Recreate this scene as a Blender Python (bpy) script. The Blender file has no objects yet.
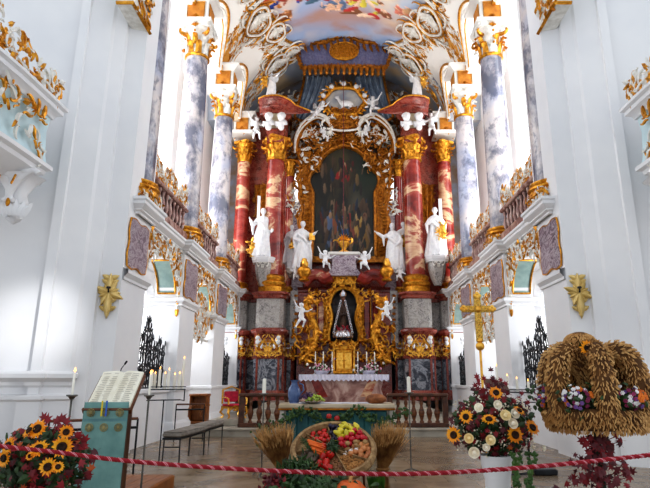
import bpy, math, random
import numpy as np
from mathutils import Vector, Matrix
V=Vector; PI=math.pi; R=math.radians
sin,cos,sqrt=math.sin,math.cos,math.sqrt
S=bpy.context.scene; COL=S.collection
rnd=random.Random(7)
# ---------------------------------------------------------------- camera model
FP=533.0; PT=math.atan(136/533); CC,SS=cos(PT),sin(PT); EYE=1.6; VPX=344.0
def at(px,py,Y):
    t=(244-py)/FP; h=Y*(t*CC+SS)/(CC-t*SS); D=Y*CC+h*SS
    return V(((px-VPX)*D/FP,Y,EYE+h))
cam=bpy.data.cameras.new('camera'); cam.sensor_width=36; cam.lens=FP/650*36
cam.shift_x=-(VPX-325)/650; cam.clip_end=200
co=bpy.data.objects.new('camera',cam); COL.objects.link(co)
co.location=(0,0,EYE); co.rotation_euler=(R(90)+PT,0,0); S.camera=co
# ---------------------------------------------------------------- mesh builder
def track(n,up='Y'):
    return V(n).to_track_quat('Z',up).to_matrix().to_4x4()
def TR(loc,n=None,sc=1.0,spin=0.0):
    m=Matrix.Translation(V(loc))
    if n is not None: m=m@track(n)
    if spin: m=m@Matrix.Rotation(spin,4,'Z')
    if isinstance(sc,(int,float)): sc=(sc,sc,sc)
    return m@Matrix.Diagonal((sc[0],sc[1],sc[2],1))
class MB:
    def __init__(s): s.v=[]; s.f=[]; s.mi=[]; s.cur=0; s.T=None
    def add(s,vs,fs):
        b=len(s.v)
        if s.T is not None: vs=[s.T@V(p) for p in vs]
        s.v.extend([tuple(p) for p in vs]); s.f.extend([tuple(i+b for i in q) for q in fs]); s.mi.extend([s.cur]*len(fs)); return s
    def box(s,x0,x1,y0,y1,z0,z1):
        return s.add([(x0,y0,z0),(x1,y0,z0),(x1,y1,z0),(x0,y1,z0),(x0,y0,z1),(x1,y0,z1),(x1,y1,z1),(x0,y1,z1)],
          [(3,2,1,0),(4,5,6,7),(0,1,5,4),(1,2,6,5),(2,3,7,6),(3,0,4,7)])
    def bev(s,x0,x1,y0,y1,z0,z1,b=.02):
        # chamfered box
        P=[(x0+b,y0),(x1-b,y0),(x1,y0+b),(x1,y1-b),(x1-b,y1),(x0+b,y1),(x0,y1-b),(x0,y0+b)]
        cx,cy=(x0+x1)/2,(y0+y1)/2; hx,hy=(x1-x0)/2,(y1-y0)/2
        def ring(k,z): return [(cx+(x-cx)*(1-k*b/hx),cy+(y-cy)*(1-k*b/hy),z) for x,y in P]
        return s.rings([ring(1,z0),ring(0,z0+b),ring(0,z1-b),ring(1,z1)],True)
    def rings(s,rs,cap=False,closed=True):
        n=len(rs[0]); vs=[p for r in rs for p in r]; fs=[]
        for i in range(len(rs)-1):
            for j in range(n if closed else n-1):
                k=(j+1)%n; fs.append((i*n+j,i*n+k,(i+1)*n+k,(i+1)*n+j))
        if cap: fs.append(tuple(range(n-1,-1,-1))); fs.append(tuple((len(rs)-1)*n+j for j in range(n)))
        return s.add(vs,fs)
    def prism(s,poly,z0,z1):
        return s.rings([[(x,y,z0) for x,y in poly],[(x,y,z1) for x,y in poly]],True)
    def lathe(s,prof,c=(0,0,0),n=16,cap=True,fn=None,ex=1,ey=1):
        rs=[]
        for r,z in prof:
            ring=[]
            for j in range(n):
                a=2*PI*j/n; q=r*(fn(a,z) if fn else 1); ring.append((c[0]+q*cos(a)*ex,c[1]+q*sin(a)*ey,c[2]+z))
            rs.append(ring)
        return s.rings(rs,cap)
    def tube(s,pts,r,n=6,flat=1.0,cap=True,closed=False,nrm=None):
        pts=[V(p) for p in pts]; m=len(pts)
        if not hasattr(r,'__len__'): r=[r]*m
        rs=[]; prev=None
        for i,p in enumerate(pts):
            if closed: t=pts[(i+1)%m]-pts[i-1]
            else: t=pts[min(i+1,m-1)]-pts[max(i-1,0)]
            if t.length<1e-9: t=V((0,0,1))
            t.normalize()
            if nrm is not None: a=V(nrm)-t*t.dot(V(nrm))
            elif prev is not None: a=prev-t*t.dot(prev)
            else: a=t.orthogonal()
            if a.length<1e-6: a=t.orthogonal()
            a.normalize(); prev=a; b=t.cross(a)
            rs.append([p+(a*cos(2*PI*j/n)*flat+b*sin(2*PI*j/n))*r[i] for j in range(n)])
        if closed: rs.append(rs[0]); return s.rings(rs,False)
        return s.rings(rs,cap)
    def cap(s,p0,r0,p1,r1,n=10):
        p0,p1=V(p0),V(p1); d=(p1-p0); L=d.length; d=d/L if L>1e-6 else V((0,0,1))
        pts=[];rr=[]
        for k in (90,60,30): pts.append(p0-d*r0*sin(R(k))); rr.append(max(r0*cos(R(k)),.001))
        pts.append(p0); rr.append(r0); pts.append(p1); rr.append(r1)
        for k in (30,60,90): pts.append(p1+d*r1*sin(R(k))); rr.append(max(r1*cos(R(k)),.001))
        return s.tube(pts,rr,n)
    def ell(s,c,r,n=12,m=8,M=None):
        if isinstance(r,(int,float)): r=(r,r,r)
        rs=[]
        for i in range(m+1):
            a=-PI/2+PI*i/m; q=max(cos(a),.01)
            ring=[V((r[0]*q*cos(2*PI*j/n),r[1]*q*sin(2*PI*j/n),r[2]*sin(a))) for j in range(n)]
            if M is not None: ring=[M@p for p in ring]
            rs.append([V(c)+p for p in ring])
        return s.rings(rs,True)
    def grid(s,fn,nu,nv,cu=False):
        vs=[fn(i/nu,j/nv) for j in range(nv+1) for i in range(nu+1)]
        return s.add(vs,[(j*(nu+1)+i,j*(nu+1)+i+1,(j+1)*(nu+1)+i+1,(j+1)*(nu+1)+i) for j in range(nv) for i in range(nu)])
    def sweep(s,path,prof,side=1,closed=False):
        m=len(path); out=[]
        for i in range(m):
            p=V(path[i]); a=V(path[i-1]) if (i>0 or closed) else None; b=V(path[(i+1)%m]) if (i<m-1 or closed) else None
            ns=[]
            if a is not None: d=(p-a).normalized(); ns.append(V((d.y,-d.x)))
            if b is not None: d=(b-p).normalized(); ns.append(V((d.y,-d.x)))
            n=sum(ns,V((0,0))); n.normalize(); k=1/max(.4,n.dot(ns[0]))
            out.append([(p.x+n.x*o*k*side,p.y+n.y*o*k*side,z) for o,z in prof])
        if closed: out.append(out[0])
        return s.rings(out,False,closed=False)
    def obj(s,name,mat,parent=None,loc=None,smooth=42,remesh=None,shift=True,solid=None):
        me=bpy.data.meshes.new(name); vs=s.v
        if loc is None and parent is None and vs:
            a=np.array(vs); loc=((a[:,0].min()+a[:,0].max())/2,(a[:,1].min()+a[:,1].max())/2,a[:,2].min())
        if loc is not None and shift: vs=[(x-loc[0],y-loc[1],z-loc[2]) for x,y,z in vs]
        me.from_pydata(vs,[],s.f)
        ms=mat if isinstance(mat,(list,tuple)) else [mat]
        for m_ in ms: me.materials.append(m_)
        if len(ms)>1: me.polygons.foreach_set('material_index',s.mi)
        if smooth:
            me.polygons.foreach_set('use_smooth',[True]*len(me.polygons)); me.set_sharp_from_angle(angle=R(smooth))
        me.update()
        o=bpy.data.objects.new(name,me); COL.objects.link(o)
        if loc is not None: o.location=loc
        if parent is not None: o.parent=parent
        if remesh:
            md=o.modifiers.new('remesh','REMESH'); md.mode='VOXEL'; md.voxel_size=remesh; md.use_smooth_shade=True
            sm=o.modifiers.new('smooth','SMOOTH'); sm.iterations=2; sm.factor=.4
        if solid:
            sd=o.modifiers.new('solid','SOLIDIFY'); sd.thickness=solid; sd.offset=0
        return o
def tag(o,label=None,cat=None,group=None,kind=None):
    if label: o['label']=label
    if cat: o['category']=cat
    if group: o['group']=group
    if kind: o['kind']=kind
    return o
def thing(name,label,cat,loc=(0,0,0),rz=0,group=None):
    o=bpy.data.objects.new(name,None); COL.objects.link(o); o.location=loc; o.rotation_euler=(0,0,rz); o.empty_display_size=.1
    return tag(o,label,cat,group)
def struct(o): o['kind']='structure'; return o
def copytree(o,parent=None):
    c=o.copy(); COL.objects.link(c)
    if parent is not None: c.parent=parent
    for ch in list(o.children): copytree(ch,c)
    return c
def dup(o,loc,label=None,rz=None,group=None,sc=None):
    c=copytree(o); c.location=loc
    if rz is not None: c.rotation_euler[2]=rz
    if sc is not None: c.scale=(sc,sc,sc) if isinstance(sc,(int,float)) else sc
    if label: c['label']=label
    if group: c['group']=group
    return c
# ---------------------------------------------------------------- materials
def C(r,g=None,b=None):
    if g is None: r,g,b=r
    f=lambda x:(x/255/12.92 if x/255<=.04045 else ((x/255+.055)/1.055)**2.4)
    return (f(r),f(g),f(b),1)
def newmat(name):
    m=bpy.data.materials.new(name); m.use_nodes=True; nt=m.node_tree; return m,nt,nt.nodes['Principled BSDF']
def coords(nt,rand=True,scale=(1,1,1)):
    tc=nt.nodes.new('ShaderNodeTexCoord'); mp=nt.nodes.new('ShaderNodeMapping'); mp.inputs['Scale'].default_value=scale
    if rand:
        oi=nt.nodes.new('ShaderNodeObjectInfo'); ad=nt.nodes.new('ShaderNodeVectorMath'); ad.operation='MULTIPLY_ADD'
        ad.inputs[1].default_value=(37,53,71); nt.links.new(oi.outputs['Random'],ad.inputs[0]); nt.links.new(tc.outputs['Object'],ad.inputs[2])
        nt.links.new(ad.outputs[0],mp.inputs[0])
    else: nt.links.new(tc.outputs['Object'],mp.inputs[0])
    return mp.outputs[0]
def noise(nt,vec,sc,det=4,dist=0,rough=.55):
    n=nt.nodes.new('ShaderNodeTexNoise'); n.inputs['Scale'].default_value=sc; n.inputs['Detail'].default_value=det
    n.inputs['Distortion'].default_value=dist; n.inputs['Roughness'].default_value=rough
    nt.links.new(vec,n.inputs['Vector']); return n.outputs[0]
def ramp(nt,fac,stops,interp='LINEAR'):
    r=nt.nodes.new('ShaderNodeValToRGB'); cr=r.color_ramp; cr.interpolation=interp
    while len(cr.elements)<len(stops): cr.elements.new(.5)
    for e,(p,c) in zip(cr.elements,stops): e.position=p; e.color=c
    nt.links.new(fac,r.inputs[0]); return r.outputs[0]
def bump(nt,b,h,st=.3,d=.02):
    n=nt.nodes.new('ShaderNodeBump'); n.inputs['Strength'].default_value=st; n.inputs['Distance'].default_value=d
    nt.links.new(h,n.inputs['Height']); nt.links.new(n.outputs[0],b.inputs['Normal'])
def M(name,c1,c2=None,sc=3,rough=.6,metal=0,bmp=0,bsc=None,scale=(1,1,1),em=0,det=3,lo=.35,hi=.65,spec=.5):
    m,nt,b=newmat(name); b.inputs['Roughness'].default_value=rough; b.inputs['Metallic'].default_value=metal
    b.inputs['Specular IOR Level'].default_value=spec
    v=coords(nt,True,scale); n=noise(nt,v,sc,det)
    c2=c2 or tuple(x*.82 for x in c1[:3])+(1,)
    col=ramp(nt,n,[(lo,c1),(hi,c2)]); nt.links.new(col,b.inputs['Base Color'])
    if em: nt.links.new(col,b.inputs['Emission Color']); b.inputs['Emission Strength'].default_value=em
    if bmp: bump(nt,b,noise(nt,v,bsc or sc*4,4),bmp)
    return m
def marble(name,stops,sc=1.2,dist=1.6,scale=(1,1,1),rough=.18,veins=None,det=6):
    m,nt,b=newmat(name); b.inputs['Roughness'].default_value=rough
    v=coords(nt,True,scale); n=noise(nt,v,sc,det,dist,.6); col=ramp(nt,n,stops)
    if veins:
        n2=noise(nt,v,sc*2.3,8,2.5,.65); f=ramp(nt,n2,[(.44,(0,0,0,1)),(.5,(1,1,1,1)),(.56,(0,0,0,1))])
        mx=nt.nodes.new('ShaderNodeMix'); mx.data_type='RGBA'; nt.links.new(f,mx.inputs[0]); nt.links.new(col,mx.inputs[6]); mx.inputs[7].default_value=veins; col=mx.outputs[2]
    nt.links.new(col,b.inputs['Base Color']); return m
PLASTER=M('white_plaster',C(234,233,233),C(225,225,227),.6,.8,bmp=.05,bsc=30)
PLASTER2=M('cream_plaster',C(228,226,220),C(212,209,203),.7,.8,bmp=.05,bsc=30)
STUCCO=M('white_stucco',C(236,234,228),C(210,206,196),6,.6,bmp=.2,bsc=18)
CREAM=M('cream_stucco',C(224,214,190),C(196,180,146),3,.6,bmp=.3,bsc=12)
STATUE=M('white_statue',C(238,238,238),C(222,223,226),5,.38)
GOLD=M('gold_leaf',C(232,170,62),C(176,112,26),9,.34,.75,bmp=.35,bsc=30)
GOLDB=M('bright_gold',C(246,196,92),C(214,150,50),9,.3,.75,bmp=.2,bsc=30)
GOLDD=M('old_gold',C(196,128,38),C(128,74,16),7,.42,.6,bmp=.5,bsc=22)
PGOLD=M('pale_gold_paint',C(232,206,140),C(214,184,112),6,.55,.1)
ORANGE=M('ochre_panel',C(206,140,50),C(182,110,34),5,.6,.2)
def patchy(name,base,dark,rough=.2):
    m,nt,b=newmat(name); b.inputs['Roughness'].default_value=rough; v=coords(nt,True,(1,1,.7)); n1=noise(nt,v,1.0,9,.25,.66); n2=noise(nt,v,3.2,6,.3,.7); n0=noise(nt,v,.6,4,.2)
    c1=ramp(nt,n0,base); f=ramp(nt,n1,[(.46,(0,0,0,1)),(.6,(.85,.85,.85,1))]); f2=ramp(nt,n2,[(.53,(0,0,0,1)),(.62,(.7,.7,.7,1))])
    for ff,c in ((f,dark[0]),(f2,dark[1])):
        mx=nt.nodes.new('ShaderNodeMix'); mx.data_type='RGBA'; nt.links.new(ff,mx.inputs[0]); nt.links.new(c1,mx.inputs[6]); mx.inputs[7].default_value=c; c1=mx.outputs[2]
    nt.links.new(c1,b.inputs['Base Color']); return m
BLUEM=patchy('blue_grey_marble',[(.35,C(178,180,194)),(.5,C(208,198,194)),(.65,C(164,170,192))],(C(78,84,106),C(108,110,124)))
REDM=marble('red_marble',[(.36,C(92,26,22)),(.46,C(142,48,40)),(.53,C(160,76,62)),(.57,C(214,180,142)),(.61,C(196,150,118)),(.65,C(150,62,50)),(.75,C(100,30,26))],.5,.5,(1,1,1.7),.17)
REDD=marble('dark_red_marble',[(.35,C(78,22,18)),(.5,C(134,48,38)),(.62,C(160,76,60)),(.75,C(96,30,26))],1.5,1.4,(1,1,1),.22,C(150,90,76))
LILAC=marble('lilac_marble',[(.32,C(84,66,80)),(.45,C(122,100,114)),(.55,C(156,138,148)),(.66,C(112,88,102)),(.78,C(88,70,86))],.9,1.2,(1,1,1.6),.3,C(196,186,192))
GREYM=marble('grey_marble',[(.3,C(88,84,84)),(.46,C(136,132,130)),(.6,C(168,162,156)),(.75,C(112,108,108))],1.6,1.3,(1,1,1),.25,C(186,182,176))
DARKM=marble('dark_grey_marble',[(.34,C(34,36,44)),(.46,C(74,78,90)),(.55,C(160,162,168)),(.62,C(96,100,112)),(.75,C(44,46,54))],1.6,2.2,(1,1,1),.18)
PINKM=marble('pink_marble',[(.34,C(120,78,72)),(.5,C(168,130,120)),(.6,C(196,168,156)),(.75,C(146,66,46))],1.4,1.6,(1,1,1),.25)
TEAL=M('teal_paint',C(150,172,166),C(126,150,146),3,.6)
PALEBLUE=M('pale_blue_paint',C(206,228,232),C(196,218,224),3,.6)
WOOD=M('brown_wood',C(120,70,36),C(78,42,20),3,.4,scale=(1,1,6))
WOODD=M('dark_turned_wood',C(96,54,30),C(56,28,14),4,.35)
WOODO=M('orange_wood',C(160,98,44),C(120,66,26),3,.4,scale=(5,1,1))
IRON=M('black_iron',C(38,40,44),C(24,24,27),8,.4,.4)
STEEL=M('grey_steel',C(120,118,112),C(88,86,82),6,.35,.7)
SILVER=M('silver',C(222,222,226),C(190,190,196),6,.25,.85)
WAX=M('candle_wax',C(246,242,230),C(236,230,214),4,.5)
def flame_mat():
    m,nt,b=newmat('flame'); b.inputs['Base Color'].default_value=C(255,190,90); b.inputs['Emission Color'].default_value=C(255,176,96); b.inputs['Emission Strength'].default_value=3.2
    return m
FLAME=flame_mat()
def window_mat():
    m,nt,b=newmat('window_glass'); b.inputs['Base Color'].default_value=C(240,244,250); b.inputs['Roughness'].default_value=.3
    v=coords(nt,False); n=noise(nt,v,.8,2); col=ramp(nt,n,[(.3,C(236,244,255)),(.7,C(255,252,244))]); nt.links.new(col,b.inputs['Emission Color']); b.inputs['Emission Strength'].default_value=1.15
    return m
WGLASS=window_mat()
def vcol_mat(name,rough=.7,att='Col'):
    m,nt,b=newmat(name); a=nt.nodes.new('ShaderNodeAttribute'); a.attribute_name=att; nt.links.new(a.outputs['Color'],b.inputs['Base Color']); b.inputs['Roughness'].default_value=rough; return m
def setcol(o,cols):
    ca=o.data.color_attributes.new('Col','FLOAT_COLOR','POINT'); a=np.ones((len(o.data.vertices),4),dtype=np.float32); a[:,:3]=cols; ca.data.foreach_set('color',a.ravel())
# ---------------------------------------------------------------- ornament
def scroll(L,k0,k1,p=3,Sh=False,n=16,th0=0):
    x=y=0; th=th0; out=[]; ds=L/(n-1)
    for i in range(n):
        out.append((x,y)); s=2*(i+.5)/n-1; k=k0+k1*abs(s)**p
        if Sh: k*=(1 if s>0 else -1)
        th+=k*ds/L; x+=cos(th)*ds; y+=sin(th)*ds
    cx=sum(a for a,b in out)/n; cy=sum(b for a,b in out)/n
    return [(a-cx,b-cy) for a,b in out]
def put_scroll(mb,fr,u,v,size,ang,thick=.09,Sh=False,flip=1,n=15,sides=5,k0=1.5,k1=13,d=0):
    P=scroll(size,k0,k1,3,Sh,n); c,s_=cos(ang),sin(ang); pts=[];rr=[]
    for i,(a,b) in enumerate(P):
        b*=flip; t=i/(n-1); pts.append(fr(u+a*c-b*s_,v+a*s_+b*c,d+size*thick*.4)); q=size*thick*(.35+.65*sin(PI*t)); 
        if i in (0,n-1): q*=1.5
        rr.append(q)
    mb.tube(pts,rr,sides)
def put_leaf(mb,fr,u,v,size,ang,w=.28,d=0,bend=.3,n=5):
    c,s_=cos(ang),sin(ang); rows=[]
    for i in range(n+1):
        t=i/n; wd=size*w*(sin(PI*min(1,t*.9+.12))**.8); y=bend*size*t*t; x=size*t
        row=[]
        for k in (-1,0,1):
            a=x; b=y+k*wd; row.append(fr(u+a*c-b*s_,v+a*s_+b*c,d+size*(.16*(1-abs(k))+.1*sin(PI*t))))
        rows.append(row)
    mb.rings(rows,False,closed=False)
def put_shell(mb,fr,u,v,size,ang,d=0,n=7):
    for i in range(n):
        a=ang+(i/(n-1)-.5)*2.2; put_leaf(mb,fr,u,v,size*(1-.25*abs(i/(n-1)-.5)),a,.13,d,.05,3)
def plane(o,U,W,N=None):
    o,U,W=V(o),V(U).normalized(),V(W).normalized(); N=V(N).normalized() if N is not None else U.cross(W)
    return lambda u,v,d=0:o+U*u+W*v+N*d
def rocaille(mbs,fr,w,h,n,size,seed=1,inside=None,mir=False,mix=(.55,.45),d=0):
    g=random.Random(seed); c=0; tries=0
    while c<n and tries<n*30:
        tries+=1; u=g.uniform(-w/2,w/2); v=g.uniform(0,h)
        if mir: u=abs(u)
        if inside and not inside(u,v): continue
        c+=1; sz=size*g.uniform(.6,1.35); a=g.uniform(0,2*PI); mb=mbs[0] if g.random()<mix[0] else mbs[1]; r=g.random(); fl=g.choice((-1,1)); dd=d+g.uniform(0,.25)*size
        for sgn in ((1,-1) if mir else (1,)):
            f2=(lambda uu,vv,ddd=0,sg=sgn:fr(uu*sg,vv,ddd))
            if r<.5: put_scroll(mb,f2,u,v,sz*1.7,a,.1,g.random()<.4 if not mir else False,fl,12,4,d=dd)
            elif r<.85: put_leaf(mb,f2,u,v,sz,a,.26,dd,.3*fl)
            else: put_shell(mb,f2,u,v,sz*.8,a,dd,5)
# ---------------------------------------------------------------- figures
def hand(m,p,d,s=1.0):
    p=V(p); d=V(d).normalized(); a=d.orthogonal().normalized(); m.cap(p,.028*s,p+d*.06*s,.03*s,8)
    for i,l in enumerate((.07,.085,.08,.06)):
        q=p+d*.07*s+a*(i-1.5)*.02*s; m.cap(q,.011*s,q+(d+a*(i-1.5)*.1)*l*s,.008*s,6)
    m.cap(p+a*.03*s,.012*s,p+a*.07*s+d*.04*s,.009*s,6)
def saint(H=2.0,arms=None,lean=.04,seed=0,beard=False,halo=False,head=(0,-.03)):
    """robed standing figure, base at origin, facing -Y"""
    g=random.Random(seed); m=MB(); k=H/1.8; wd=1.45
    ph=[g.uniform(0,6) for _ in range(4)]
    def fold(a,z): return 1+.09*sin(7*a+ph[0]+z*2)+.06*sin(11*a+ph[1]-z*3)+.04*sin(3*a+ph[2])
    prof=[(.2,0),(.24,.04),(.23,.2),(.215,.45),(.2,.7),(.18,.92),(.155,1.05),(.165,1.2),(.19,1.34),(.15,1.45),(.06,1.5)]
    rs=[]
    for r,z in prof:
        sh=lean*sin(z*2.2); ring=[]
        for j in range(36):
            a=2*PI*j/36; f=fold(a,z) if z<1.1 else 1+.04*sin(7*a+z*4); ring.append(((r*f*cos(a)*1.08*(wd if z<1.1 else 1.12)+sh)*k,(r*f*sin(a)*.9)*k,z*k))
        rs.append(ring)
    m.rings(rs,True); sx=lean*.15
    hx,hy=sx+head[0],head[1]
    m.cap((sx*k,0,1.42*k),.055*k,(hx*k,hy*k*.6,1.56*k),.05*k)
    m.ell((hx*k,hy*k,1.66*k),(.085*k,.1*k,.12*k)); m.ell((hx*k,(hy+.03)*k,1.69*k),(.1*k,.1*k,.115*k))
    m.ell((hx*k,(hy-.1)*k,1.65*k),(.016*k,.025*k,.03*k),8,6)
    for e in (-1,1): m.ell(((hx+e*.035)*k,(hy-.088)*k,1.685*k),.014*k,6,5); m.ell(((hx+e*.088)*k,hy*k,1.66*k),(.015*k,.025*k,.035*k),6,5)
    if beard: m.ell((hx*k,(hy-.07)*k,1.55*k),(.06*k,.05*k,.09*k))
    arms=arms or {}
    for e in (-1,1):
        el,ha=arms.get(e,((e*.27,-.1,1.08),(e*.1,-.26,1.16)))
        sh=(e*.19+sx,0,1.36); P=[V(q)*k for q in (sh,el,ha)]
        m.cap(P[0],.075*k,P[1],.07*k); m.cap(P[1],.075*k,P[2],.055*k); hand(m,P[2],P[2]-P[1],k*1.1)
        m.tube([P[1],P[1]+V((0,.01,-.16*k)),P[1]+V((-.02*e,.02,-.34*k))],[.07*k,.05*k,.02*k],7)
    # mantle folds
    for i in range(6):
        a0=g.uniform(-2.6,-.6); z0=g.uniform(.95,1.35); pts=[]
        for t in range(6):
            z=z0*(1-t/5)+.06; a=a0+.35*t/5*g.choice((-1,1)); rr=(.17+.06*(1-z/1.4)); pts.append((rr*cos(a)*1.1*k+sx*k,rr*sin(a)*.85*k,z*k))
        m.tube(pts,[.02*k,.035*k,.035*k,.04*k,.035*k,.03*k],6)
    m.tube([(-.2*k,-.08*k,1.32*k),(0,-.2*k,1.12*k),(.2*k,-.15*k,.92*k),(.22*k,-.02,.6*k),(.24*k,.02,.25*k)],[.05*k,.06*k,.065*k,.06*k,.04*k],7)
    m.ell((-.09*k,-.2*k,.05*k),(.045*k,.11*k,.04*k)); m.ell((.1*k,-.19*k,.05*k),(.045*k,.11*k,.04*k))
    if halo:
        m2=MB()
    return m
def putto(H=.9,arms=None,legs=None,torso=((0,0,.42),(0,-.02,.68)),head=(0,-.03,.84)):
    """chubby nude child, units of 1 = height"""
    m=MB(); k=H; T0,T1,Hd=[V(p)*k for p in (torso[0],torso[1],head)]
    m.cap(T0,.1*k,T1,.095*k); m.ell(T0.lerp(T1,.35)+V((0,-.03*k,0)),(.1*k,.09*k,.11*k))
    m.cap(T1,.05*k,Hd,.05*k); m.ell(Hd,(.085*k,.09*k,.095*k)); m.ell(Hd+V((0,.015*k,.03*k)),(.095*k,.095*k,.085*k))
    m.ell(Hd+V((0,-.09*k,-.005*k)),(.015*k,.02*k,.018*k),6,5)
    for e in (-1,1): m.ell(Hd+V((e*.035*k,-.08*k,.015*k)),.012*k,6,5)
    for i in range(7):
        a=i*.9; m.ell(Hd+V((.07*k*cos(a),.03*k+.05*k*sin(a),.06*k)),.035*k,7,5)
    arms=arms or {-1:((-.22,-.05,.6),(-.3,-.12,.72)),1:((.22,-.05,.55),(.3,-.14,.5))}
    legs=legs or {-1:((-.09,-.06,.24),(-.1,.0,.05)),1:((.1,-.1,.26),(.14,-.02,.06))}
    ax=(T1-T0).normalized(); side=ax.cross(V((0,1,0)));
    if side.length<.3: side=V((1,0,0))
    side.normalize()
    for e in (-1,1):
        a,b=[V(p)*k for p in arms[e]]; s0=T1+side*(e*.1*k)
        m.cap(s0,.045*k,a,.042*k,8); m.cap(a,.04*k,b,.028*k,8); hand(m,b,b-a,k*.9)
        a,b=[V(p)*k for p in legs[e]]; s0=T0+side*(e*.06*k)
        m.cap(s0,.075*k,a,.058*k,8); m.cap(a,.055*k,b,.035*k,8); m.cap(b,.033*k,b+V((.0,-.08*k,-.02*k)),.024*k,7)
    return m
def wings(H,at_=(0,.06,.62),spread=.3):
    m=MB()
    for e in (-1,1):
        for i in range(6):
            a=R(35+i*13); L=H*spread*(1-.08*i); p=V(at_)*H
            f=plane(p+V((e*.03*H,0,0)),(e,0.2,0),(0,0,1),(0,-1,0)); put_leaf(m,f,0,0,L,PI/2-a,.16,0,.05,4)
    return m
def wing_obj(H,par,mat,**kw): return wings(H,**kw).obj('wings',mat,par,solid=.02)
def flame_cone(m,p,h=.05,r=.014): m.lathe([(.001,0),(r,h*.25),(r*.8,h*.5),(.001,h)],p,8)
# ================================================================ SETTING
SIDE={-1:'left',1:'right'}
# floor: stone slabs
def floor_mat():
    m,nt,b=newmat('stone_floor'); v=coords(nt,False); br=nt.nodes.new('ShaderNodeTexBrick'); nt.links.new(v,br.inputs['Vector'])
    br.inputs['Scale'].default_value=1; br.inputs['Brick Width'].default_value=.85; br.inputs['Row Height'].default_value=.6; br.inputs['Mortar Size'].default_value=.006
    br.inputs['Color1'].default_value=C(134,114,92); br.inputs['Color2'].default_value=C(108,92,74); br.inputs['Mortar'].default_value=C(70,60,50)
    n=noise(nt,v,1.3,5,.6); r=ramp(nt,n,[(.3,C(96,82,68)),(.5,C(142,122,98)),(.7,C(178,158,132))])
    mx=nt.nodes.new('ShaderNodeMix'); mx.data_type='RGBA'; mx.inputs[0].default_value=.55; nt.links.new(br.outputs[0],mx.inputs[6]); nt.links.new(r,mx.inputs[7]); nt.links.new(mx.outputs[2],b.inputs['Base Color'])
    b.inputs['Roughness'].default_value=.27; bump(nt,b,noise(nt,v,5,3),.08); return m
FLOOR=floor_mat()
m=MB(); m.box(-9,9,1,16.4,-.2,0); struct(m.obj('floor',FLOOR,smooth=0))
STEP=M('pale_stone_step',C(186,178,164),C(150,142,128),1.5,.35)
m=MB(); m.box(-7.8,7.8,16.45,27.6,-.2,.19); m.bev(-7.8,7.8,16.4,27.6,.17,.23,.015); struct(m.obj('trim_altar_step',STEP,smooth=0))
m=MB()
for i,(y,z) in enumerate(((20.2,.39),(20.6,.56),(21.0,.74))): m.box(-3.6+.25*i,3.6-.25*i,y,27.5,.1,z)
struct(m.obj('trim_high_altar_steps',STEP,smooth=0))
# vault -----------------------------------------------------------------
LUN=[12.3+2.15,16.55+2.15,20.9+2.15]
def vz(x,y):
    ax=abs(x); b=14.4+4.35*sqrt(max(0,1-(ax/5.3)**2)); l=14.4
    for c in LUN:
        q=(y-c)/1.62
        if abs(q)<1: l=max(l,14.4+1.9*sqrt(1-q*q))
    return max(b,l)
def vn(x,y):
    e=.03; dx=(vz(x+e,y)-vz(x-e,y))/(2*e); dy=(vz(x,y+e)-vz(x,y-e))/(2*e); n=V((dx,dy,-1)); return n.normalized()
NX,NY=240,260
X0,X1,Y0,Y1=-7.8,7.8,12.0,27.5
m=MB(); m.grid(lambda u,v:(X0+u*(X1-X0),Y0+v*(Y1-Y0),vz(X0+u*(X1-X0),Y0+v*(Y1-Y0))),NX,NY)
vault=m.obj('ceiling',vcol_mat('painted_vault',.75),loc=(0,0,0),smooth=60); struct(vault)
vv=np.array(m.v); x,y,z=vv[:,0],vv[:,1],vv[:,2]; ax=np.abs(x)
def vnoise(x,y,seed,sc):
    g=np.random.RandomState(seed); G=g.rand(64,64); X=np.mod(x*sc,63); Y=np.mod(y*sc,63); xi=X.astype(int);yi=Y.astype(int);fx=X-xi;fy=Y-yi
    fx=fx*fx*(3-2*fx);fy=fy*fy*(3-2*fy)
    return (G[xi,yi]*(1-fx)+G[(xi+1)%64,yi]*fx)*(1-fy)+(G[xi,(yi+1)%64]*(1-fx)+G[(xi+1)%64,(yi+1)%64]*fx)*fy
def fbm(x,y,seed,sc): return sum(vnoise(x+i*7,y+i*3,seed+i,sc*2**i)*.5**(i+1) for i in range(4))
def lin(r,g,b): return np.array(C(r,g,b)[:3])
def mixc(a,b,t): return a*(1-t[:,None])+b*t[:,None]
def edgeX(y): return 3.45-.5*np.cos((y-13)*1.45)*.5-np.clip((y-21.3)/2.5,0,1)**2*1.2
n1=fbm(x,y,3,.45); n2=fbm(x+9,y*1.3,11,.9)
col=mixc(lin(150,172,206)*np.ones((len(x),1)),lin(222,200,178),np.clip((n1-.4)*4,0,1))
col=mixc(col,lin(168,128,112),np.clip((n2-.5)*4,0,1)*.8)
col=mixc(col,lin(238,226,200),np.exp(-((x-1.4)**2+(y-19.8)**2)/2.2))
col=mixc(col,lin(176,136,120),np.exp(-((x+.1)**2/5+(y-22.3)**2/.7))*.9)
def blobs(col,x,y,L):
    for cx,cy,rx,ry,an,c in L:
        ca,sa=cos(R(an)),sin(R(an)); u=((x-cx)*ca+(y-cy)*sa)/rx; v=(-(x-cx)*sa+(y-cy)*ca)/ry
        q=u*u+v*v+.5*(fbm(x*3,y*3,5,1.5)-.5); t=np.clip((1.05-q)*5,0,1); sh=np.clip(1-.35*(u+v)*.6,.55,1.25); base=np.array(C(*c)[:3])[None]*sh[:,None]
        col=col*(1-t[:,None])+base*t[:,None]
    return col
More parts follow.
